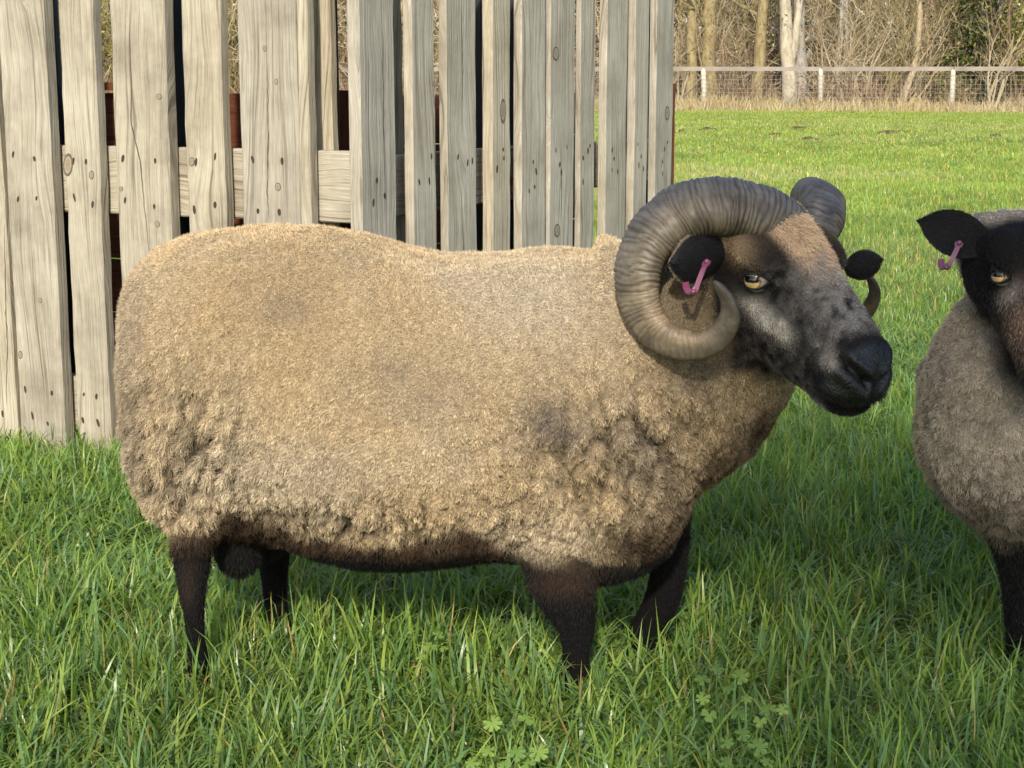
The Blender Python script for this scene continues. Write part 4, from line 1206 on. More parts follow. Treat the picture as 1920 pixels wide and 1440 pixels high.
# ---- horns
def horn_mesh(keys, fn_pt, n=620, m=36, ridge=1.0, seed=0):
    K = smooth_path(keys, n)
    C_ = np.array([fn_pt(*k[:3]) for k in K]); Rr = K[:, 3]
    tn = np.gradient(C_, axis=0); tn /= np.linalg.norm(tn, axis=1)[:, None]
    ctr = C_[n//7:].mean(0)
    arc = np.concatenate([[0], np.cumsum(np.linalg.norm(np.diff(C_, axis=0), axis=1))])
    rng = np.random.default_rng(seed)
    # irregular growth ridges
    rp = np.cumsum(rng.uniform(.0042, .0105, 260)); rp = rp[rp < arc[-1]+.02]
    V, cols = [], []
    frame = None
    ridge_amp = np.interp(np.arange(n)/n, [0, .5, .75, 1], [1, .9, .25, .05])
    for i in range(n):
        out = C_[i]-ctr; out -= tn[i]*np.dot(out, tn[i]); out /= np.linalg.norm(out)
        sd = np.cross(tn[i], out)
        for k in range(m):
            th = 2*math.pi*k/m; co, si = math.cos(th), math.sin(th)
            # triangular-ish section: broad outer face, keel inside
            prof = 1.0 + .10*math.cos(3*th + .5) - .04*math.cos(2*th)
            V.append(C_[i] + (out*co*1.0 + sd*si*.88)*Rr[i]*prof)
    V = np.array(V).reshape(n, m, 3)
    A = np.repeat(arc[:, None], m, 1); TH_ = np.tile(2*np.pi*np.arange(m)/m, (n, 1))
    wave = A + .004*np.sin(TH_*2+A*40) + .0035*vnoise(np.stack([A.ravel()*90, np.cos(TH_).ravel()*2, np.sin(TH_).ravel()*2], -1), 1, seed).reshape(n, m)
    idx = np.clip(np.searchsorted(rp, wave), 1, len(rp)-1)
    ph = (wave - rp[idx-1])/(rp[idx]-rp[idx-1])
    rdg = np.sin(np.clip(ph, 0, 1)*np.pi)**.6
    amp = rng.uniform(.25, 1.3, len(rp))[idx]*ridge_amp[:, None]*ridge
    big = vnoise(np.stack([A.ravel()*38, np.cos(TH_).ravel(), np.sin(TH_).ravel()], -1), 1, seed+5).reshape(n, m)
    rad = 1 + .105*(rdg-.6)*amp + .035*big*ridge_amp[:, None]
    V = C_[:, None] + (V-C_[:, None])*rad[..., None]
    # colour: blue-grey crown, olive-tan flanks, brown rubbed outer rim
    fr = (np.arange(n)/n)[:, None]
    outer = .5+.5*np.cos(TH_)
    c = np.array([.115, .092, .062])[None, None]*np.ones((n, m, 3))
    c = c + (np.array([.095, .088, .082])-c)*(sstep(.45, .9, outer)*sstep(.52, .30, fr))[..., None]*.9
    c = c + (np.array([.20, .14, .078])-c)*(sstep(.8, .3, outer)*sstep(.42, .58, fr)*sstep(.88, .70, fr))[..., None]*.8
    c = c + (np.array([.075, .062, .046])-c)*sstep(.80, .92, fr)[..., None]
    stn = vnoise(np.stack([A.ravel()*60, np.cos(TH_).ravel()*1.5, np.sin(TH_).ravel()*1.5], -1), 1, seed+9).reshape(n, m)
    st2 = vnoise(V.reshape(-1, 3), 70, seed+11).reshape(n, m)
    c = c*(1 + .30*stn[..., None] + .22*st2[..., None])*(1 - .62*np.clip(amp*(1-rdg), 0, 1)[..., None])
    c = np.clip(c*1.05, .008, .8)
    ii = np.arange(n*m).reshape(n, m); jj = np.roll(ii, -1, 1)
    F = np.stack([ii[:-1].ravel(), jj[:-1].ravel(), jj[1:].ravel(), ii[1:].ravel()], -1)
    tipc = n*m
    Vall = np.concatenate([V.reshape(-1, 3), C_[-1:][:] + tn[-1]*Rr[-1]*.8, C_[:1]])
    call = np.concatenate([c.reshape(-1, 3), c[-1, :1], c[0, :1]])
    F2 = np.array([[ii[-1, k], jj[-1, k], tipc, tipc] for k in range(m)])
    return Vall, F, ii, jj, tipc, call

M_HORN = attr_mat('ram_horn', .48, 1.0, .4, (120, .18), .25)
pxm = 2.32/FPX
hk = [(1485, 436, 2.400, 40), (1458, 421, 2.358, 50), (1427, 408, 2.346, 55), (1393, 399, 2.342, 57), (1350, 393, 2.338, 58), (1303, 397, 2.332, 58), (1262, 416, 2.328, 56), (1227, 450, 2.320, 52), (1204, 494, 2.312, 46.5), (1199, 540, 2.304, 43),
      (1208, 582, 2.295, 39.5), (1231, 618, 2.284, 35.5), (1265, 640, 2.272, 31.5), (1304, 647, 2.260, 28.5), (1338, 638, 2.250, 26), (1360, 616, 2.243, 23.5), (1370, 588, 2.237, 20), (1364, 561, 2.232, 14.5), (1351, 541, 2.228, 10.5), (1340, 529, 2.226, 5)]
near_world = [at(a, b, Y) for a, b, Y, r in hk]
near_head = to_head(np.array(near_world)); print('HORN', near_head[[0,1,2,-1]])
far_k = [(1520, 455, 2.43, 36), (1533, 425, 2.445, 42), (1539, 400, 2.47, 45), (1537, 381, 2.51, 45), (1527, 377, 2.57, 44), (1518, 393, 2.63, 42), (1516, 440, 2.67, 38), (1528, 500, 2.68, 33), (1553, 555, 2.66, 28), (1588, 588, 2.63, 22), (1620, 585, 2.60, 16.5), (1639, 556, 2.575, 12.5), (1636, 529, 2.565, 9), (1615, 508, 2.56, 3)]
far_head = to_head(np.array([at(a, b, Y) for a, b, Y, r in far_k]))
def make_horn(sign, seed, label):
    kk, hd = (hk, near_head) if sign > 0 else (far_k, far_head)
    keys = [(h[0], h[1], h[2], k[3]*k[2]/FPX) for h, k in zip(hd, kk)]
    Vh, F, ii, jj, tipc, c = horn_mesh(keys, lambda x, y, z: np.array(hp(x, y, z)), seed=seed)
    fs = [tuple(f) if sign > 0 else tuple(f[::-1]) for f in F.tolist()]
    m = ii.shape[1]
    for k in range(m):
        t = (int(ii[-1, k]), int(jj[-1, k]), tipc); fs.append(t if sign > 0 else t[::-1])
        t = (int(jj[0, k]), int(ii[0, k]), tipc+1); fs.append(t if sign > 0 else t[::-1])
    o = mesh_obj('horn', Vh, fs, M_HORN, smooth=True, cols=c)
    o['label'] = label
    return in_parent(o, ram)
make_horn(1, 3, 'ridged grey-brown horn curled round the ear on the near cheek')
make_horn(-1, 4, 'ridged horn on the far side of the head')

# ---- ears
M_EAR = attr_mat('ear_hair', .8, 1.0, .15, (300, .3), .4)
def ear(name, parent, base, tip, width, up, cup, label=None, thick=.004, inner=(.012, .011, .012), rim=(.10, .08, .065), bend=0.0, hairn=5000, seed=0):
    """leaf-shaped cupped ear from base to tip; 'up' points to its upper rim"""
    base, tip, up = Vector(base), Vector(tip), Vector(up)
    ax = (tip-base); L = ax.length; ax.normalize(); up = (up - ax*up.dot(ax)).normalized(); nn = ax.cross(up)
    nu, nv = 22, 15; Vt, Vb, C = [], [], []
    for i in range(nu):
        t = i/(nu-1)
        w = width*(.42 + .58*math.sin(min(1, t/.45)*math.pi/2))*(1 - max(0, (t-.40)/.60)**2.7)
        w = max(w, .0006)
        for j in range(nv):
            s = -1 + 2*j/(nv-1)
            dep = cup*(s*s)*(1-.5*t) + bend*t*t
            p = base + ax*(L*t) + up*(s*w) + nn*dep
            Vt.append(p + nn*thick*.5*(1-abs(s)**4)); Vb.append(p - nn*thick*.5*(1-abs(s)**4))
            e = max(0, (abs(s)-.86)/.14)*.6
            C.append([inner[k]*(1-e) + rim[k]*e for k in range(3)])
    f = []
    for i in range(nu-1):
        for j in range(nv-1):
            a = i*nv+j; q = (a, a+1, a+nv+1, a+nv); f.append(q); f.append(tuple(x + nu*nv for x in q[::-1]))
    o_ = nu*nv
    for i in range(nu-1):
        a = i*nv; f.append((a, a+nv, a+nv+o_, a+o_)); a = i*nv+nv-1; f.append((a+nv, a, a+o_, a+nv+o_))
    for j in range(nv-1):
        a = (nu-1)*nv+j; f.append((a, a+1, a+1+o_, a+o_))
    o = mesh_obj(name, Vt+Vb, f, M_EAR, smooth=True, cols=np.array(C+C))
    if label: o['label'] = label
    in_parent(o, parent)
    VE = np.array([list(p) for p in Vt+Vb]); TE = np.array([(q[0], q[1], q[2]) for q in f] + [(q[0], q[2], q[3]) for q in f])
    NE = vnormals(VE, TE)
    h = strands('ear_hair', o, M_HAIR, VE, TE, NE, np.ones(len(VE)), np.full(len(VE), .0045), np.array(C+C)*1.3, np.tile(np.array(ax*.9), (len(VE), 1)), hairn, seed, K=3, rad=.0003, lift=.25, jit=.25, crimp=.05)
    h.parent = o; h.matrix_parent_inverse = o.matrix_world.inverted() if False else Matrix.Identity(4)
    h.matrix_parent_inverse = Matrix.Identity(4); 
    return o
ear('ear', ram, at(1366, 478, 2.335), at(1260, 494, 2.262), .044, (.1, -.1, 1), .016, 'black ear ringed by the near horn', rim=(.50, .40, .30), hairn=2600, seed=1)  # pale rim colour paints a rim light on this ear
ear('ear', ram, at(1583, 505, 2.49), at(1653, 486, 2.47), .024, (0, .2, 1), -.012, 'black ear on the far side of the head', rim=(.05, .04, .035), hairn=3000, seed=2)

M_TAG = simple_mat('pink_plastic', (.20, .05, .10), .35, .1, 60, 0, .5)
M_TAGP = simple_mat('plum_plastic', (.155, .05, .09), .4, .1, 60, 0, .5)
def ear_tag(parent, pts, mat, w=.0085, label=None):
    """strap loop: flat band bent back under itself, a flange and two studs"""
    pts = [Vector(p) for p in pts]
    K = smooth_path([tuple(p) for p in pts], 26); mb = MB()
    n = len(K); view = Vector((0, 1, 0))
    ring = []
    for i in range(n):
        p = Vector(K[i]); t = (Vector(K[min(i+1, n-1)]) - Vector(K[max(i-1, 0)])).normalized()
        b = Vector((.92, -.25, .30)); b = (b - t*b.dot(t)).normalized(); a = b.cross(t)
        hw, ht = w*.5*(1.3 if i < 3 else (.8 if i < 12 else 1)), .0011
        ring.append([p + b*hw + a*ht, p - b*hw + a*ht, p - b*hw - a*ht, p + b*hw - a*ht])
    loft(mb, ring)
    o = mb.build('ear_tag', mat); in_parent(o, parent)
    if label: o['label'] = label
    mb = MB()
    for q in (0, 14):
        p = Vector(K[q]); mb2 = MB()
        blob(mb2, p + Vector((-.001, -.003, 0)), (Vector((0, 1, 0)), Vector((1, 0, 0)), UP), (.0035, .0042, .0042), 8, 12)
        s_ = mb2.build('stud', mat, smooth=True); in_parent(s_, o)
    return o
tY = 2.262
ear_tag(ram, [at(1326, 490, tY+.012), at(1319, 505, tY), at(1311, 525, tY-.004), at(1304, 543, tY-.006), at(1295, 549, tY-.002), at(1287, 540, tY+.008), at(1286, 530, tY+.018)], M_TAG, .0095, 'pink plastic strap tag')

def eye(parent, c, out, R_, gaze_off, label, opening=(.0195, .0102, .0098), lidcol=(.014, .012, .012), lid2=(.06, .045, .04)):
    c = Vector(c); e = Vector(out).normalized()
    r_ = UP.cross(e).normalized(); v_ = e.cross(r_)
    gz = (e + r_*gaze_off[0] + v_*gaze_off[1]).normalized()
    ga = (r_ - gz*r_.dot(gz)).normalized(); gb = gz.cross(ga)
    nu, nv = 40, 64; V_, F_, C_ = [], [], []
    for i in range(nu+1):
        t = math.pi*i/nu
        for k in range(nv):
            p = 2*math.pi*k/nv
            d = gz*math.cos(t) + (ga*math.cos(p) + gb*math.sin(p))*math.sin(t)
            bul = 1 + .05*math.exp(-(t/.45)**2)
            V_.append(c + d*R_*bul)
            a, b = math.sin(t)*math.cos(p)/.76, math.sin(t)*math.sin(p)/.76; rr = math.hypot(a, b)
            if t > 1.6: rr = 9
            if rr < 1:
                col_ = np.array([.46, .29, .11])*(.6 + .6*rr) if rr < .85 else np.array([.16, .07, .02])
                if b > .25: col_ = col_*.8
                if b < -.15: col_ = col_*1.5 + np.array([.10, .09, .05])
                if (abs(a)/.78)**4 + (abs(b-.2)/.34)**4 < 1: col_ = np.array([.004, .004, .006])
            else:
                col_ = np.array([.36, .30, .28])*max(.35, 1 - .25*(rr-1))
            C_.append(col_)
    for i in range(nu):
        for k in range(nv):
            F_.append((i*nv+k, i*nv+(k+1) % nv, (i+1)*nv+(k+1) % nv, (i+1)*nv+k)[::-1])
    o = mesh_obj('eye', V_, F_, M_EYE, smooth=True, cols=np.array(C_)); in_parent(o, parent)
    if label: o['label'] = label
    # lids: a skin collar from the almond opening back into the socket
    nl, rows = 48, 9; V_, C_ = [], []
    for j in range(rows):
        q = j/(rows-1)
        for k in range(nl):
            p = 2*math.pi*k/nl; co, si = math.cos(p), math.sin(p)
            ax = opening[0]*(1 + .0*q) + q*.012; ay = (opening[1] if si > 0 else opening[2]) + q*(.012 if si > 0 else .011)
            x = co*ax; y = si*abs(si)**.25*ay
            rr2 = x*x + y*y
            zs = math.sqrt(max(R_*R_*1.12 - rr2, 1e-6)) if rr2 < R_*R_*.98 else R_*.30
            zlid = zs + .0028*math.sin(min(1, q*2.2)*math.pi)*(1.4 if si > 0 else .9) - .010*q*q
            V_.append(c + r_*x + v_*y + e*zlid)
            C_.append(np.array(lidcol) + (np.array(lid2)-np.array(lidcol))*q*.6)
    F_ = [(j*nl+k, j*nl+(k+1) % nl, (j+1)*nl+(k+1) % nl, (j+1)*nl+k) for j in range(rows-1) for k in range(nl)]
    l = mesh_obj('eyelid', V_, F_, M_LID, smooth=True, cols=np.array(C_)); in_parent(l, parent)
    return o
M_EYE = attr_mat('eyeball', .06, 1.0, .6)
M_LID = attr_mat('eyelid_skin', .5, 1.0, .4, (300, .3), .4)
eo = (-hl*.86 + hf*.42 + hu*.18)
eye(ram, hp(.114, -.0690, .0085), eo, .0195, (-.13, .03), 'amber eye with a dark level pupil')
eo2 = (hl*.86 + hf*.42 + hu*.18)
eye(ram, hp(.114, .0690, .0085), eo2, .0195, (.1, .05), None)
# ------------------------------------------------------------------ the second sheep, facing the camera
S2 = MB()
CX = .880
for_rings = [(2.375, .08, .36, .50), (2.40, .145, .29, .57), (2.45, .192, .25, .62), (2.54, .212, .235, .66), (2.7, .212, .235, .68), (2.95, .222, .25, .68), (3.2, .222, .27, .68), (3.38, .18, .31, .68), (3.46, .09, .40, .62)]
loft(S2, [ring_pts(Vector((CX + max(0, Y-2.52)*.48, Y, (a+b)/2)), UP, FX, (b-a)/2, (b-a)/2, hw, 36, 2.3) for Y, hw, a, b in for_rings])
nk2 = [(2.60, .50, .190, .20), (2.55, .58, .172, .16), (2.51, .645, .142, .125), (2.48, .695, .108, .095), (2.46, .73, .07, .06)]
loft(S2, [ring_pts(Vector((CX + .01 - .02*i/4, Y, z)), Vector((0, -.85, .5)).normalized(), FX, hv, hv, hw, 32, 2.2) for i, (Y, z, hw, hv) in enumerate(nk2)])
G_O = at(1928, 398, 2.43); G_TH, G_PS, G_S = R(54), R(86), .98
gf_ = Vector((math.cos(G_TH)*math.cos(G_PS), -math.cos(G_TH)*math.sin(G_PS), -math.sin(G_TH)))
gl_ = Vector((math.sin(G_PS), math.cos(G_PS), 0)); gu_ = gf_.cross(gl_)
def gp(x, y, z): return G_O + (gf_*x + gl_*y + gu_*z)*G_S
def to_g(P):
    d = (P - np.array(G_O))/G_S
    return np.stack([d @ np.array(gf_), d @ np.array(gl_), d @ np.array(gu_)], -1)
hs2 = [(-.025, -.035, -.08, .05), (-.008, -.010, -.092, .072), (.012, .010, -.10, .082), (.04, .034, -.11, .085), (.08, .062, -.115, .085), (.115, .066, -.112, .078), (.15, .057, -.105, .07), (.185, .049, -.096, .062), (.22, .042, -.088, .055), (.25, .034, -.08, .052), (.275, .020, -.074, .048), (.30, .0, -.066, .036), (.31, -.02, -.05, .018)]
headloft(S2, hs2, gp, gf_, gl_, gu_, G_S)
for s in (-1, 1):
    blob(S2, gp(.06, .058*s, -.05), (gf_, gl_, gu_), (.085, .042, .06))
    blob(S2, gp(.085, .066*s, .03), (gf_, gl_, gu_), (.04, .026, .024))
    dx = 0 if s < 0 else 138
    leg(S2, [(1815+dx, 1965+dx, 930), (1845+dx, 1950+dx, 1000), (1866+dx, 1932+dx, 1050), (1876+dx, 1925+dx, 1100), (1880+dx, 1924+dx, 1150), (1885+dx, 1925+dx, 1195), (1883+dx, 1928+dx, 1225), (1880+dx, 1934+dx, 1252)], 2.53, 1.0)
    p = Vector((CX + .38 + .10*s, 3.28, .34))
    limb(S2, [(p, .09, .07), (p + Vector((0, .04, -.1)), .055, .045), (p + Vector((0, .06, -.18)), .033, .028), (p + Vector((0, .03, -.27)), .026, .022), (p + Vector((0, .0, -.34)), .032, .028)], 14, FX)
s2_me, V, E, T = voxelise(S2, .0055, 8)
Hc = to_g(V); nfree = len(V)
VN = vnormals(V, T)
disp = -.011*sideg((.118, .080, .010), (.022, .03, .015)) + .005*sideg((.11, .076, .034), (.03, .03, .012)) - .009*sideg((.285, .024, -.006), (.012, .014, .008))
V = V + VN*disp[:, None]
nz1, nz2 = fbm(V, 9, 3, 41), fbm(V, 28, 3, 42)
hx, hy, hz = Hc[:, 0], np.abs(Hc[:, 1]), Hc[:, 2]
face = sstep(.000, .035, hx + .015*nz2 - .8*np.maximum(-hz-.03, 0))*sstep(-.15, -.12, hz)*(hy < .13)*(hx < .4)*(V[:, 1] < 2.56)
legm = sstep(.250, .205, V[:, 2] + .02*nz2)
woolm = (1-face)*(1-.9*legm)
col = np.tile(np.array([.66, .56, .42]), (nfree, 1))
col = mixv(col, np.array([.50, .43, .33]), .5 + .9*nz1)
col = mixv(col, np.array([.50, .31, .17]), .95*np.exp(-np.sum(((Hc - np.array([-.02, .03, .075]))/np.array([.06, .08, .04]))**2, 1)))
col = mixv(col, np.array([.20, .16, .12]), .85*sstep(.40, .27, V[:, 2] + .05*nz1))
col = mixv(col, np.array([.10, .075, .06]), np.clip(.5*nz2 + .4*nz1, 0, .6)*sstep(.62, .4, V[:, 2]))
col = mixv(col, black, legm)
fc = np.tile(black, (nfree, 1))
ey = lambda c, s: np.exp(-np.sum(((np.stack([hx, hy, hz], -1) - np.array(c))/np.array(s))**2, 1))
fc = mixv(fc, np.array([.34, .22, .15]), .95*ey((.20, .045, .0), (.055, .018, .04))*(1 + .5*nz2))
fc = mixv(fc, np.array([.55, .46, .38]), .9*ey((.150, .055, .0), (.016, .014, .03)))
fc = mixv(fc, np.array([.05, .05, .06]), .6*ey((.03, .03, .08), (.03, .03, .03)))
col = mixv(col, fc, face); col = np.clip(col, .004, .8)
VV = V*np.array([1, 1, .8]); d1, d2, cid = cells(VV, .024, 13); e1, e2, _ = cells(VV, .05, 14)
crack = np.exp(-((d2-d1)/.005)**2); crack2 = np.exp(-((e2-e1)/.007)**2)
V = V + VN*(woolm*(fbm(V, 16, 3, 48)*.008 - crack*.002 - crack2*.004 + fbm(V, 45, 2, 49)*.004 + .003))[:, None]
col = col*(1 - (woolm*np.clip(.18*crack + .16*crack2, 0, .8))[:, None])  # occlusion in the cracks painted into the wool colour
VN = vnormals(V, T)
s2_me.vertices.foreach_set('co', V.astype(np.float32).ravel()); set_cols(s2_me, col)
s2_me.polygons.foreach_set('use_smooth', np.ones(len(s2_me.polygons), bool))
s2_me.materials.clear(); s2_me.materials.append(M_SKIN); s2_me.update(); s2_me.name = 'body'
ewe = empty('sheep', (CX, 2.75, 0))
tag(ewe, 'black-faced sheep without horns facing out, grey-tan fleece and a plum ear tag', 'sheep')
o = bpy.data.objects.new('body', s2_me); COL.objects.link(o); in_parent(o, ewe)
comb = np.tile(np.array([0, -.05, -.8]), (nfree, 1)) + np.stack([fbm(V, 12, 2, 51), fbm(V, 12, 2, 52), fbm(V, 12, 2, 53)], -1)*.6
frontw = sstep(3.0, 2.55, V[:, 1])*.9 + .1
strands('fleece', ewe, M_WOOL, V, T, VN, woolm*(woolm > .25)*frontw*(1 - .7*np.clip(crack*.7 + crack2, 0, 1)), np.full(nfree, .0085), col*1.06, comb, 95000, 5, K=5, rad=.0005, lift=.75, crimp=.14, waves=1.6, clump=.45, clump_n=16000, jit=.5, colvar=.16)
combf = mixv(np.tile(np.array([0, 0, -.9]), (nfree, 1)), np.array(gf_*.9 - gu_*.3), face)
eyem = 1 - np.clip(sideg((.118, .080, .010), (.017, .03, .011))*1.6, 0, 1)
strands('coat_hair', ewe, M_HAIR, V, T, VN, np.clip(1-woolm, 0, 1)*eyem*(woolm < .7), np.full(nfree, .008), col*1.2, combf, 26000, 6, K=3, rad=.00045, lift=.35, crimp=.04, waves=.6, jit=.22, colvar=.3)
ear('ear', ewe, at(1850, 462, 2.41), at(1721, 414, 2.40), .036, (0, .15, 1), -.012, 'black ear held straight out', rim=(.02, .018, .018), hairn=6000, seed=7)
ear('ear', ewe, gp(.005, .075, .02), gp(.03, .19, .05), .036, (0, .15, 1), .012, None, rim=(.02, .018, .018), hairn=2500, seed=8)
tY = 2.375
ear_tag(ewe, [at(1799, 455, tY+.004), at(1794, 468, tY), at(1786, 484, tY-.003), at(1778, 498, tY-.003), at(1770, 503, tY), at(1764, 496, tY+.008), at(1765, 486, tY+.014)], M_TAGP, .0095, 'plum plastic strap tag')
go = (-gl_*.80 + gf_*.40 + gu_*.35)
eye(ewe, gp(.118, -.0655, .0085), go, .0175, (.0, .12), None, opening=(.0155, .0095, .0075))
go2 = (gl_*.80 + gf_*.40 + gu_*.35)
eye(ewe, gp(.118, .0655, .0085), go2, .0175, (.0, .12), None, opening=(.0155, .0095, .0075))
# ================================================================== GRASS
def grass_mat():
    m, nt, b, out = new_mat('grass_blade')
    a = N(nt, 'ShaderNodeAttribute', attribute_name='col')
    t = N(nt, 'ShaderNodeAttribute', attribute_name='tint', attribute_type='INSTANCER')
    c = mixc(nt, 1.0, a.outputs['Color'], t.outputs['Color'], 'MULTIPLY')
    nt.links.new(c, b.inputs['Base Color'])
    b.inputs['Roughness'].default_value = .33; b.inputs['Specular IOR Level'].default_value = .45
    tr = N(nt, 'ShaderNodeBsdfTranslucent')
    c2 = mixc(nt, 1.0, c, (1.15, 1.25, .55), 'MULTIPLY'); nt.links.new(c2, tr.inputs[0])
    mx = N(nt, 'ShaderNodeMixShader'); mx.inputs[0].default_value = .38
    nt.links.new(b.outputs[0], mx.inputs[1]); nt.links.new(tr.outputs[0], mx.inputs[2]); nt.links.new(mx.outputs[0], out.inputs[0])
    return m
M_GRASS = grass_mat()
def tuft(name, nb, radius, hmin, hmax, wid, seed, lean=.5, curl=.6, straw=.06, seg=5):
    rng = np.random.default_rng(seed)
    a = rng.uniform(0, 6.283, nb); rr = radius*np.sqrt(rng.uniform(0, 1, nb))
    base = np.stack([rr*np.cos(a), rr*np.sin(a), np.full(nb, -.012)], -1)
    az = rng.uniform(0, 6.283, nb); out = np.stack([np.cos(az), np.sin(az), np.zeros(nb)], -1)
    h = hmin + (hmax-hmin)*rng.beta(1.6, 1.8, nb)
    ln = np.abs(rng.normal(size=nb))*lean; cu = rng.uniform(0, 1, nb)**1.5*curl
    side = np.stack([-np.sin(az), np.cos(az), np.zeros(nb)], -1)
    tw = rng.normal(size=nb)*.5
    P = base.copy(); ang = ln.copy(); rows = []
    w = wid*rng.uniform(.55, 1.3, nb)
    for s in range(seg+1):
        t = s/seg
        ww = w*(1 - t**2.2)*(.75 + .5*min(1, t*4)*.5)
        sd = side*np.cos(tw*t*2)[:, None] + out*np.sin(tw*t*2)[:, None]*.6
        rows.append((P - sd*ww[:, None]*.5, P + sd*ww[:, None]*.5))
        d = out*np.sin(ang)[:, None] + np.array([0, 0, 1])*np.cos(ang)[:, None]
        P = P + d*(h/seg)[:, None]; ang = ang + cu*1.1/seg*(1 + 2.2*t)*1.4
    V = np.stack([np.stack(r, 1) for r in rows], 1)            # nb, seg+1, 2, 3
    n1 = (seg+1)*2
    i0 = np.arange(nb)[:, None]*n1
    F = np.concatenate([i0 + np.array([2*s, 2*s+1, 2*s+3, 2*s+2]) for s in range(seg)])
    g = np.array([[.165, .27, .058], [.12, .225, .05], [.225, .325, .078], [.115, .225, .095]])[rng.integers(0, 4, nb)]
    st_ = rng.uniform(size=nb) < straw
    g[st_] = np.array([.40, .33, .15])*rng.uniform(.6, 1.1, (st_.sum(), 1))
    C = np.repeat(g[:, None], seg+1, 1)
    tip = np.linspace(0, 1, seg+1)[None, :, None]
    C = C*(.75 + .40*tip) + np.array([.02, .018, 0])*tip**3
    C = np.repeat(C[:, :, None], 2, 2).reshape(-1, 3)
    me = bpy.data.meshes.new(name)
    V = V.reshape(-1, 3).astype(np.float32)
    me.vertices.add(len(V)); me.vertices.foreach_set('co', V.ravel())
    me.loops.add(F.size); me.loops.foreach_set('vertex_index', F.astype(np.int32).ravel())
    me.polygons.add(len(F)); me.polygons.foreach_set('loop_start', np.arange(0, F.size, 4, dtype=np.int32))
    me.update(calc_edges=True); me.polygons.foreach_set('use_smooth', np.ones(len(F), bool))
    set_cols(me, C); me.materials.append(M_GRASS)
    return bpy.data.objects.new(name, me)

def scatter(name, label, pts, rot, scl, tint, protos, seed):
    """one grass object: points carrying turn, size and tint; each point becomes one of the tufts"""
    rng = np.random.default_rng(seed); n = len(pts)
    me = bpy.data.meshes.new(name); me.vertices.add(n); me.vertices.foreach_set('co', pts.astype(np.float32).ravel())
    for nm, tp, arr in (('rot', 'FLOAT_VECTOR', rot), ('scl', 'FLOAT_VECTOR', scl)):
        a = me.attributes.new(nm, tp, 'POINT'); a.data.foreach_set('vector', arr.astype(np.float32).ravel())
    a = me.attributes.new('tint', 'FLOAT_COLOR', 'POINT'); c4 = np.ones((n, 4), np.float32); c4[:, :3] = tint; a.data.foreach_set('color', c4.ravel())
    a = me.attributes.new('pick', 'INT', 'POINT'); a.data.foreach_set('value', rng.integers(0, len(protos), n).astype(np.int32))
    o = bpy.data.objects.new(name, me); COL.objects.link(o); tag(o, label, 'grass', kind='stuff')
    pc = bpy.data.collections.new(name + '_tufts')
    for p in protos: pc.objects.link(p)
    ng = bpy.data.node_groups.new(name, 'GeometryNodeTree')
    ng.interface.new_socket('Geometry', in_out='INPUT', socket_type='NodeSocketGeometry')
    ng.interface.new_socket('Geometry', in_out='OUTPUT', socket_type='NodeSocketGeometry')
    gi, go_ = ng.nodes.new('NodeGroupInput'), ng.nodes.new('NodeGroupOutput')
    m2p = ng.nodes.new('GeometryNodeMeshToPoints')
    ci = ng.nodes.new('GeometryNodeCollectionInfo'); ci.inputs['Collection'].default_value = pc
    ci.inputs['Separate Children'].default_value = True; ci.inputs['Reset Children'].default_value = True
    iop = ng.nodes.new('GeometryNodeInstanceOnPoints'); iop.inputs['Pick Instance'].default_value = True
    def na(nm, dt):
        q = ng.nodes.new('GeometryNodeInputNamedAttribute'); q.data_type = dt; q.inputs['Name'].default_value = nm; return q.outputs['Attribute']
    L = ng.links.new
    L(gi.outputs[0], m2p.inputs['Mesh']); L(m2p.outputs[0], iop.inputs['Points']); L(ci.outputs[0], iop.inputs['Instance'])
    L(na('pick', 'INT'), iop.inputs['Instance Index']); L(na('rot', 'FLOAT_VECTOR'), iop.inputs['Rotation']); L(na('scl', 'FLOAT_VECTOR'), iop.inputs['Scale'])
    L(iop.outputs[0], go_.inputs[0])
    md = o.modifiers.new('tufts', 'NODES'); md.node_group = ng
    return o

def field_points(y0, y1, dens, seed, margin=1.8, left_extra=0.0):
    rng = np.random.default_rng(seed)
    half = y1*.345*margin + .15
    n = int(dens*(y1-y0)*2*half)
    x = rng.uniform(-half, half, n); y = rng.uniform(y0, y1, n)
    k = np.abs(x) < y*.345*margin + .15
    return x[k], y[k], rng
def tints(x, y, rng, dry=1.0):
    P = np.stack([x, y, x*0], -1)
    t = np.ones((len(x), 3))
    a = fbm(P*np.array([.35, 1, 1]), .45, 3, 61); b = fbm(P, 1.8, 2, 62); far = sstep(5, 14, y)
    t *= (1 + .26*b + .12*rng.normal(size=len(x)))[:, None]
    t = t*np.array([1.26, 1.16, .95])
    t = t*(1 + far[:, None]*(np.array([1.55, 1.35, 1.2])-1))
    dr = np.clip(sstep(.12, .42, a)*far*.75*dry + np.clip(rng.normal(size=len(x))*.10, 0, .5), 0, 1)
    t = t*(1-dr[:, None]) + np.array([2.6, 1.75, 2.2])*dr[:, None]
    return np.clip(t, .3, 4)

near_t = [tuft('near_tuft', 40, .055, .04, .150, .0056, 100+i, .88, 1.3, .025) for i in range(10)]
x, y, rng = field_points(1.4, 7.6, 430, 1, 1.7)
kp = rng.uniform(size=len(x)) < 1 - sstep(5.2, 7.6, y); x, y = x[kp], y[kp]
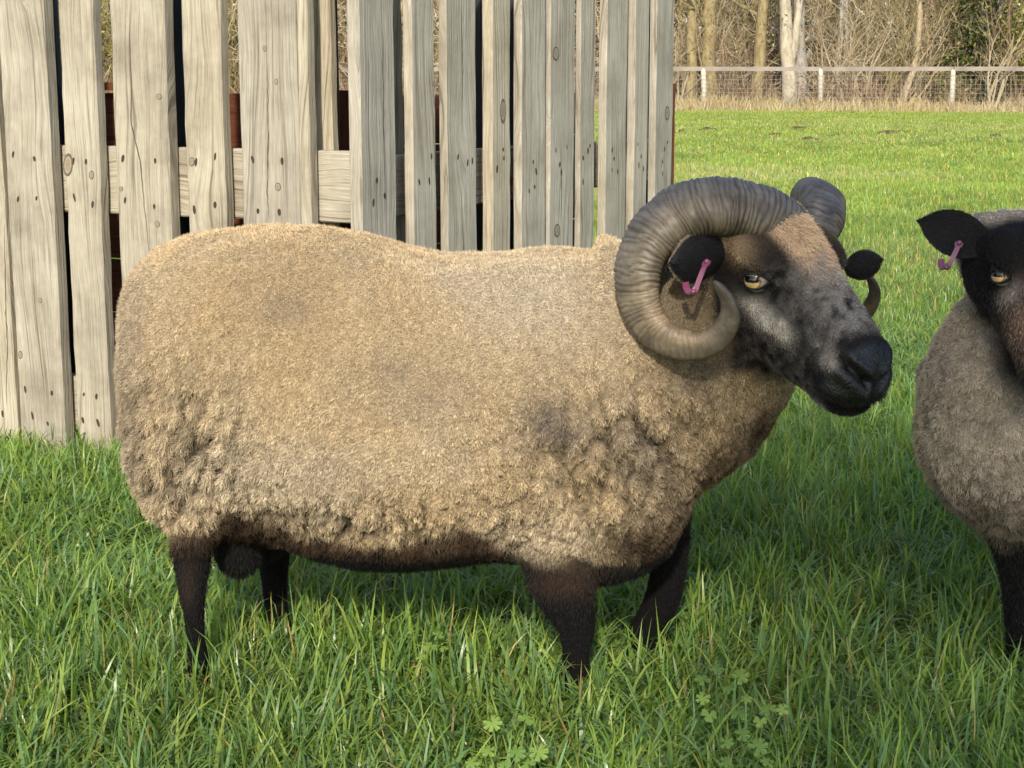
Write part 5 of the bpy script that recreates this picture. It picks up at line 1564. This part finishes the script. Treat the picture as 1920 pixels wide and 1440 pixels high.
# keep stray tufts out of the pallet timbers
n = len(x); z = ground_z(x, y)
hs_ = .84 + .48*fbm(np.stack([x, y, y*0], -1), 1.6, 3, 70) + .12*rng.normal(size=n)
wl_d = (np.stack([x, y], -1) - np.array([WL['o'].x, WL['o'].y])) @ np.array([WL['n'].x, WL['n'].y])
hs_ *= 1 + .10*np.exp(-((wl_d-.10)/.22)**2)*(x < -.3)
hs_ *= 1 - .35*sstep(3.4, 6.2, y)
rot = np.stack([rng.normal(size=n)*.16, rng.normal(size=n)*.16, rng.uniform(0, 6.283, n)], -1)
sc_ = np.stack([rng.uniform(.85, 1.2, n)]*2 + [np.clip(hs_, .4, 1.9)], -1)
near_ti = tints(x, y, rng)
scatter('near_grass', 'long lush green grass round the sheep and along the pallets', np.stack([x, y, z], -1), rot, sc_, near_ti, near_t, 1)

mid_t = [tuft('mid_tuft', 46, .10, .03, .105, .0050, 200+i, .6, .7, .06, 4) for i in range(8)]
x, y, rng = field_points(5.2, 24, 120, 2)
kp = rng.uniform(size=len(x)) < sstep(5.0, 7.2, y)*(1 - .85*sstep(13, 23, y)); x, y = x[kp], y[kp]
n = len(x); z = ground_z(x, y)
rot = np.stack([rng.normal(size=n)*.15, rng.normal(size=n)*.15, rng.uniform(0, 6.283, n)], -1)
s0 = np.clip(.95 + .35*fbm(np.stack([x, y, y*0], -1), .9, 3, 71) + .15*rng.normal(size=n), .35, 2)
sc_ = np.stack([rng.uniform(.9, 1.3, n)]*2 + [s0], -1)
scatter('field_grass', 'bright green grazed grass in the middle of the field', np.stack([x, y, z], -1), rot, sc_, tints(x, y, rng), mid_t, 2)

far_t = [tuft('far_tuft', 50, .24, .03, .085, .010, 300+i, .6, .6, .08, 3) for i in range(6)]
x, y, rng = field_points(12, 54, 26, 3, 1.6)
kp = rng.uniform(size=len(x)) < sstep(12, 20, y); x, y = x[kp], y[kp]
n = len(x); z = ground_z(x, y)
rot = np.stack([rng.normal(size=n)*.1, rng.normal(size=n)*.1, rng.uniform(0, 6.283, n)], -1)
sc_ = np.stack([rng.uniform(.9, 1.4, n)]*2 + [rng.uniform(.6, 1.3, n)], -1)
scatter('far_grass', 'short sunlit grass running to the far fence', np.stack([x, y, z], -1), rot, sc_, tints(x, y, rng), far_t, 3)

# long single straws and seed-dry blades standing out of the sward
rng = np.random.default_rng(9)
straw_t = [tuft('straw_tuft', 5, .02, .10, .24, .0030, 400+i, .85, .9, .30) for i in range(5)]
x, y, rng = field_points(1.7, 5.2, 16, 4, 1.2)
n = len(x)
rot = np.stack([rng.normal(size=n)*.35, rng.normal(size=n)*.35, rng.uniform(0, 6.283, n)], -1)
scatter('straw_blades', 'stray yellowed blades and straws in the near grass', np.stack([x, y, x*0], -1), rot, np.stack([rng.uniform(.8, 1.1, n)]*3, -1), np.ones((n, 3))*rng.uniform(.8, 1.15, (n, 1)), straw_t, 4)
# ================================================================== LOW HERBS AMONG THE GRASS
def herb_mat():
    m, nt, b, out = new_mat('herb_leaf')
    oi = N(nt, 'ShaderNodeObjectInfo')
    tc = N(nt, 'ShaderNodeTexCoord'); no = N(nt, 'ShaderNodeTexNoise', i_Scale=70.0, i_Detail=3.0)
    nt.links.new(tc.outputs['Object'], no.inputs['Vector'])
    r = ramp(nt, oi.outputs['Random'], [(0, (.14, .25, .05)), (.5, (.20, .32, .055)), (1, (.27, .38, .07))])
    c = mixc(nt, .35, r.outputs[0], ramp(nt, no.outputs['Fac'], [(.3, (.10, .18, .04)), (.7, (.24, .35, .07))]).outputs[0])
    nt.links.new(c, b.inputs['Base Color']); b.inputs['Roughness'].default_value = .6
    tr = N(nt, 'ShaderNodeBsdfTranslucent'); nt.links.new(c, tr.inputs[0])
    mx = N(nt, 'ShaderNodeMixShader'); mx.inputs[0].default_value = .35
    nt.links.new(b.outputs[0], mx.inputs[1]); nt.links.new(tr.outputs[0], mx.inputs[2]); nt.links.new(mx.outputs[0], out.inputs[0])
    return m
M_HERB = herb_mat()
def leaf_mesh(lobes, seed):
    """round palmate leaf: deep wedge lobes, each notched at the end"""
    rng = random.Random(seed); vs, fs = [(0, 0, 0)], []
    na = lobes*8; span = 5.6
    for k in range(na+1):
        a = -span/2 + span*k/na; ph = (k % 8)/8
        deep = .42 if k % 8 == 0 else (.90 if k % 8 in (4,) else (1.0 if k % 8 in (3, 5, 2, 6) else .86))
        r = deep*rng.uniform(.94, 1.04)
        for q, zz in ((.5, .035), (1.0, .0)):
            fold = .06*math.cos(ph*2*math.pi)
            vs.append((r*q*math.cos(a), r*q*math.sin(a), zz*1.2 + fold*q - .10*q*q*rng.uniform(.6, 1.2)))
    for k in range(na):
        i, j = 1+2*k, 1+2*(k+1)
        fs += [(0, i, j), (i, i+1, j+1, j)]
    me = bpy.data.meshes.new('leaf'); me.from_pydata(vs, [], fs); me.materials.append(M_HERB)
    me.polygons.foreach_set('use_smooth', np.ones(len(me.polygons), bool))
    return me
leafs = [leaf_mesh(l, i) for i, l in enumerate((7, 6, 5, 7))]
clov = leaf_mesh(3, 9)
herbs = [('creeping herb with round lobed leaves below the ram’s near foreleg', [(923, 1355, 26), (917, 1408, 22), (986, 1348, 22), (968, 1413, 26), (1010, 1410, 27), (885, 1430, 20), (945, 1435, 20), (990, 1432, 20)]),
 ('small lobed-leaf herb just ahead of the ram’s far forefoot', [(1318, 1274, 22), (1388, 1268, 24), (1345, 1252, 18), (1318, 1308, 20), (1366, 1292, 16)]),
 ('bright leafy herb patch in the grass between the two animals', [(1330, 1340, 22), (1385, 1338, 24), (1440, 1330, 24), (1425, 1352, 18), (1392, 1376, 22), (1421, 1400, 28), (1362, 1392, 20), (1440, 1428, 20), (1360, 1428, 20), (1468, 1330, 18), (1400, 1310, 16)]),
 ('faint lobed-leaf herb in the grass under the ram’s belly', [(820, 1190, 16), (806, 1212, 18), (788, 1230, 14), (832, 1216, 12)])]
rng = random.Random(5)
for lab, leaves in herbs:
    pts = [on_ground(px, py, .085) for px, py, r in leaves]
    c = sum(pts, Vector())/len(pts); root = empty('herb', (c.x, c.y, 0)); tag(root, lab, 'plant', 'low leafy herbs in the grass')
    for (px, py, r), p in zip(leaves, pts):
        hgt = rng.uniform(.07, .10); p = on_ground(px, py, hgt)
        o = bpy.data.objects.new('leaf', clov if rng.random() < .15 else rng.choice(leafs)); COL.objects.link(o)
        s = r*p.y/FPX*.78
        az = rng.uniform(0, 6.28)
        o.matrix_world = Matrix.Translation(p) @ Euler((rng.uniform(.2, .65), rng.uniform(-.35, .35), 0)).to_matrix().to_4x4() @ Matrix.Rotation(az, 4, 'Z') @ Matrix.Diagonal((s, s, s, 1))
        o.parent = root; o.matrix_parent_inverse = Matrix.Translation(root.location).inverted()
        mb = MB(); q = Vector((c.x*.5 + p.x*.5, c.y*.5 + p.y*.5, -.005))
        mb.tube([q, (q+p)/2 + Vector((0, .01, .012)), p + Vector((0, 0, -.001))], [.0016, .0013, .001], 5)
        in_parent(mb.build('stalk', M_HERB, smooth=True), root)

# ---- unseen bush shape added behind the camera to shade the second sheep
bu = empty('shade_bush', (0, 0, 0)); tag(bu, 'unseen tall bush added out of the picture to shade the second sheep', 'bush')
sh_dir = Vector((-sun_dir.x, -sun_dir.y, 0)).normalized(); sh_e = Vector((sh_dir.y, -sh_dir.x, 0))
D_ = 2.2                                       # metres behind the camera along the light
rngb = np.random.default_rng(12)
tanE = math.tan(SUN_EL)
n = 7000
u = rngb.uniform(-.25, 1.9, n); v = rngb.uniform(0, 4.6, n)
top = np.where(u > .035 + .03*vnoise(np.stack([v*4, v*0, v*0], -1), 1, 3), 4.3, 3.1) + .1*np.sin(u*7)
k = (v < top) & (u > .02 + .0*v) & (u > -.10 + .12*vnoise(np.stack([v*3, v*0, v*0], -1), 1, 5))
u, v = u[k], v[k]; n = len(u)
dep = rngb.uniform(-.35, .35, n)
O_ = np.array([0.0, 0, 0]) - np.array(sh_dir)*D_
bc = O_ + np.array(sh_e)*u[:, None] + np.array(sh_dir)*dep[:, None] + np.array([0, 0, 1])*v[:, None]
Vq, Fq = quads(bc, .07, rngb)
in_parent(mesh_obj('crown', Vq, Fq, M_LF_DARK), bu)
mb = MB()
for kx in range(5):
    p0 = Vector(O_) + sh_e*(.3 + .32*kx); branch(mb, rngb, p0, Vector((0, 0, 1)), 1.7, .03, 1, .15, 6, .4, 4)
    in_parent(mb.build('stem', M_TWIGB), bu); mb = MB()
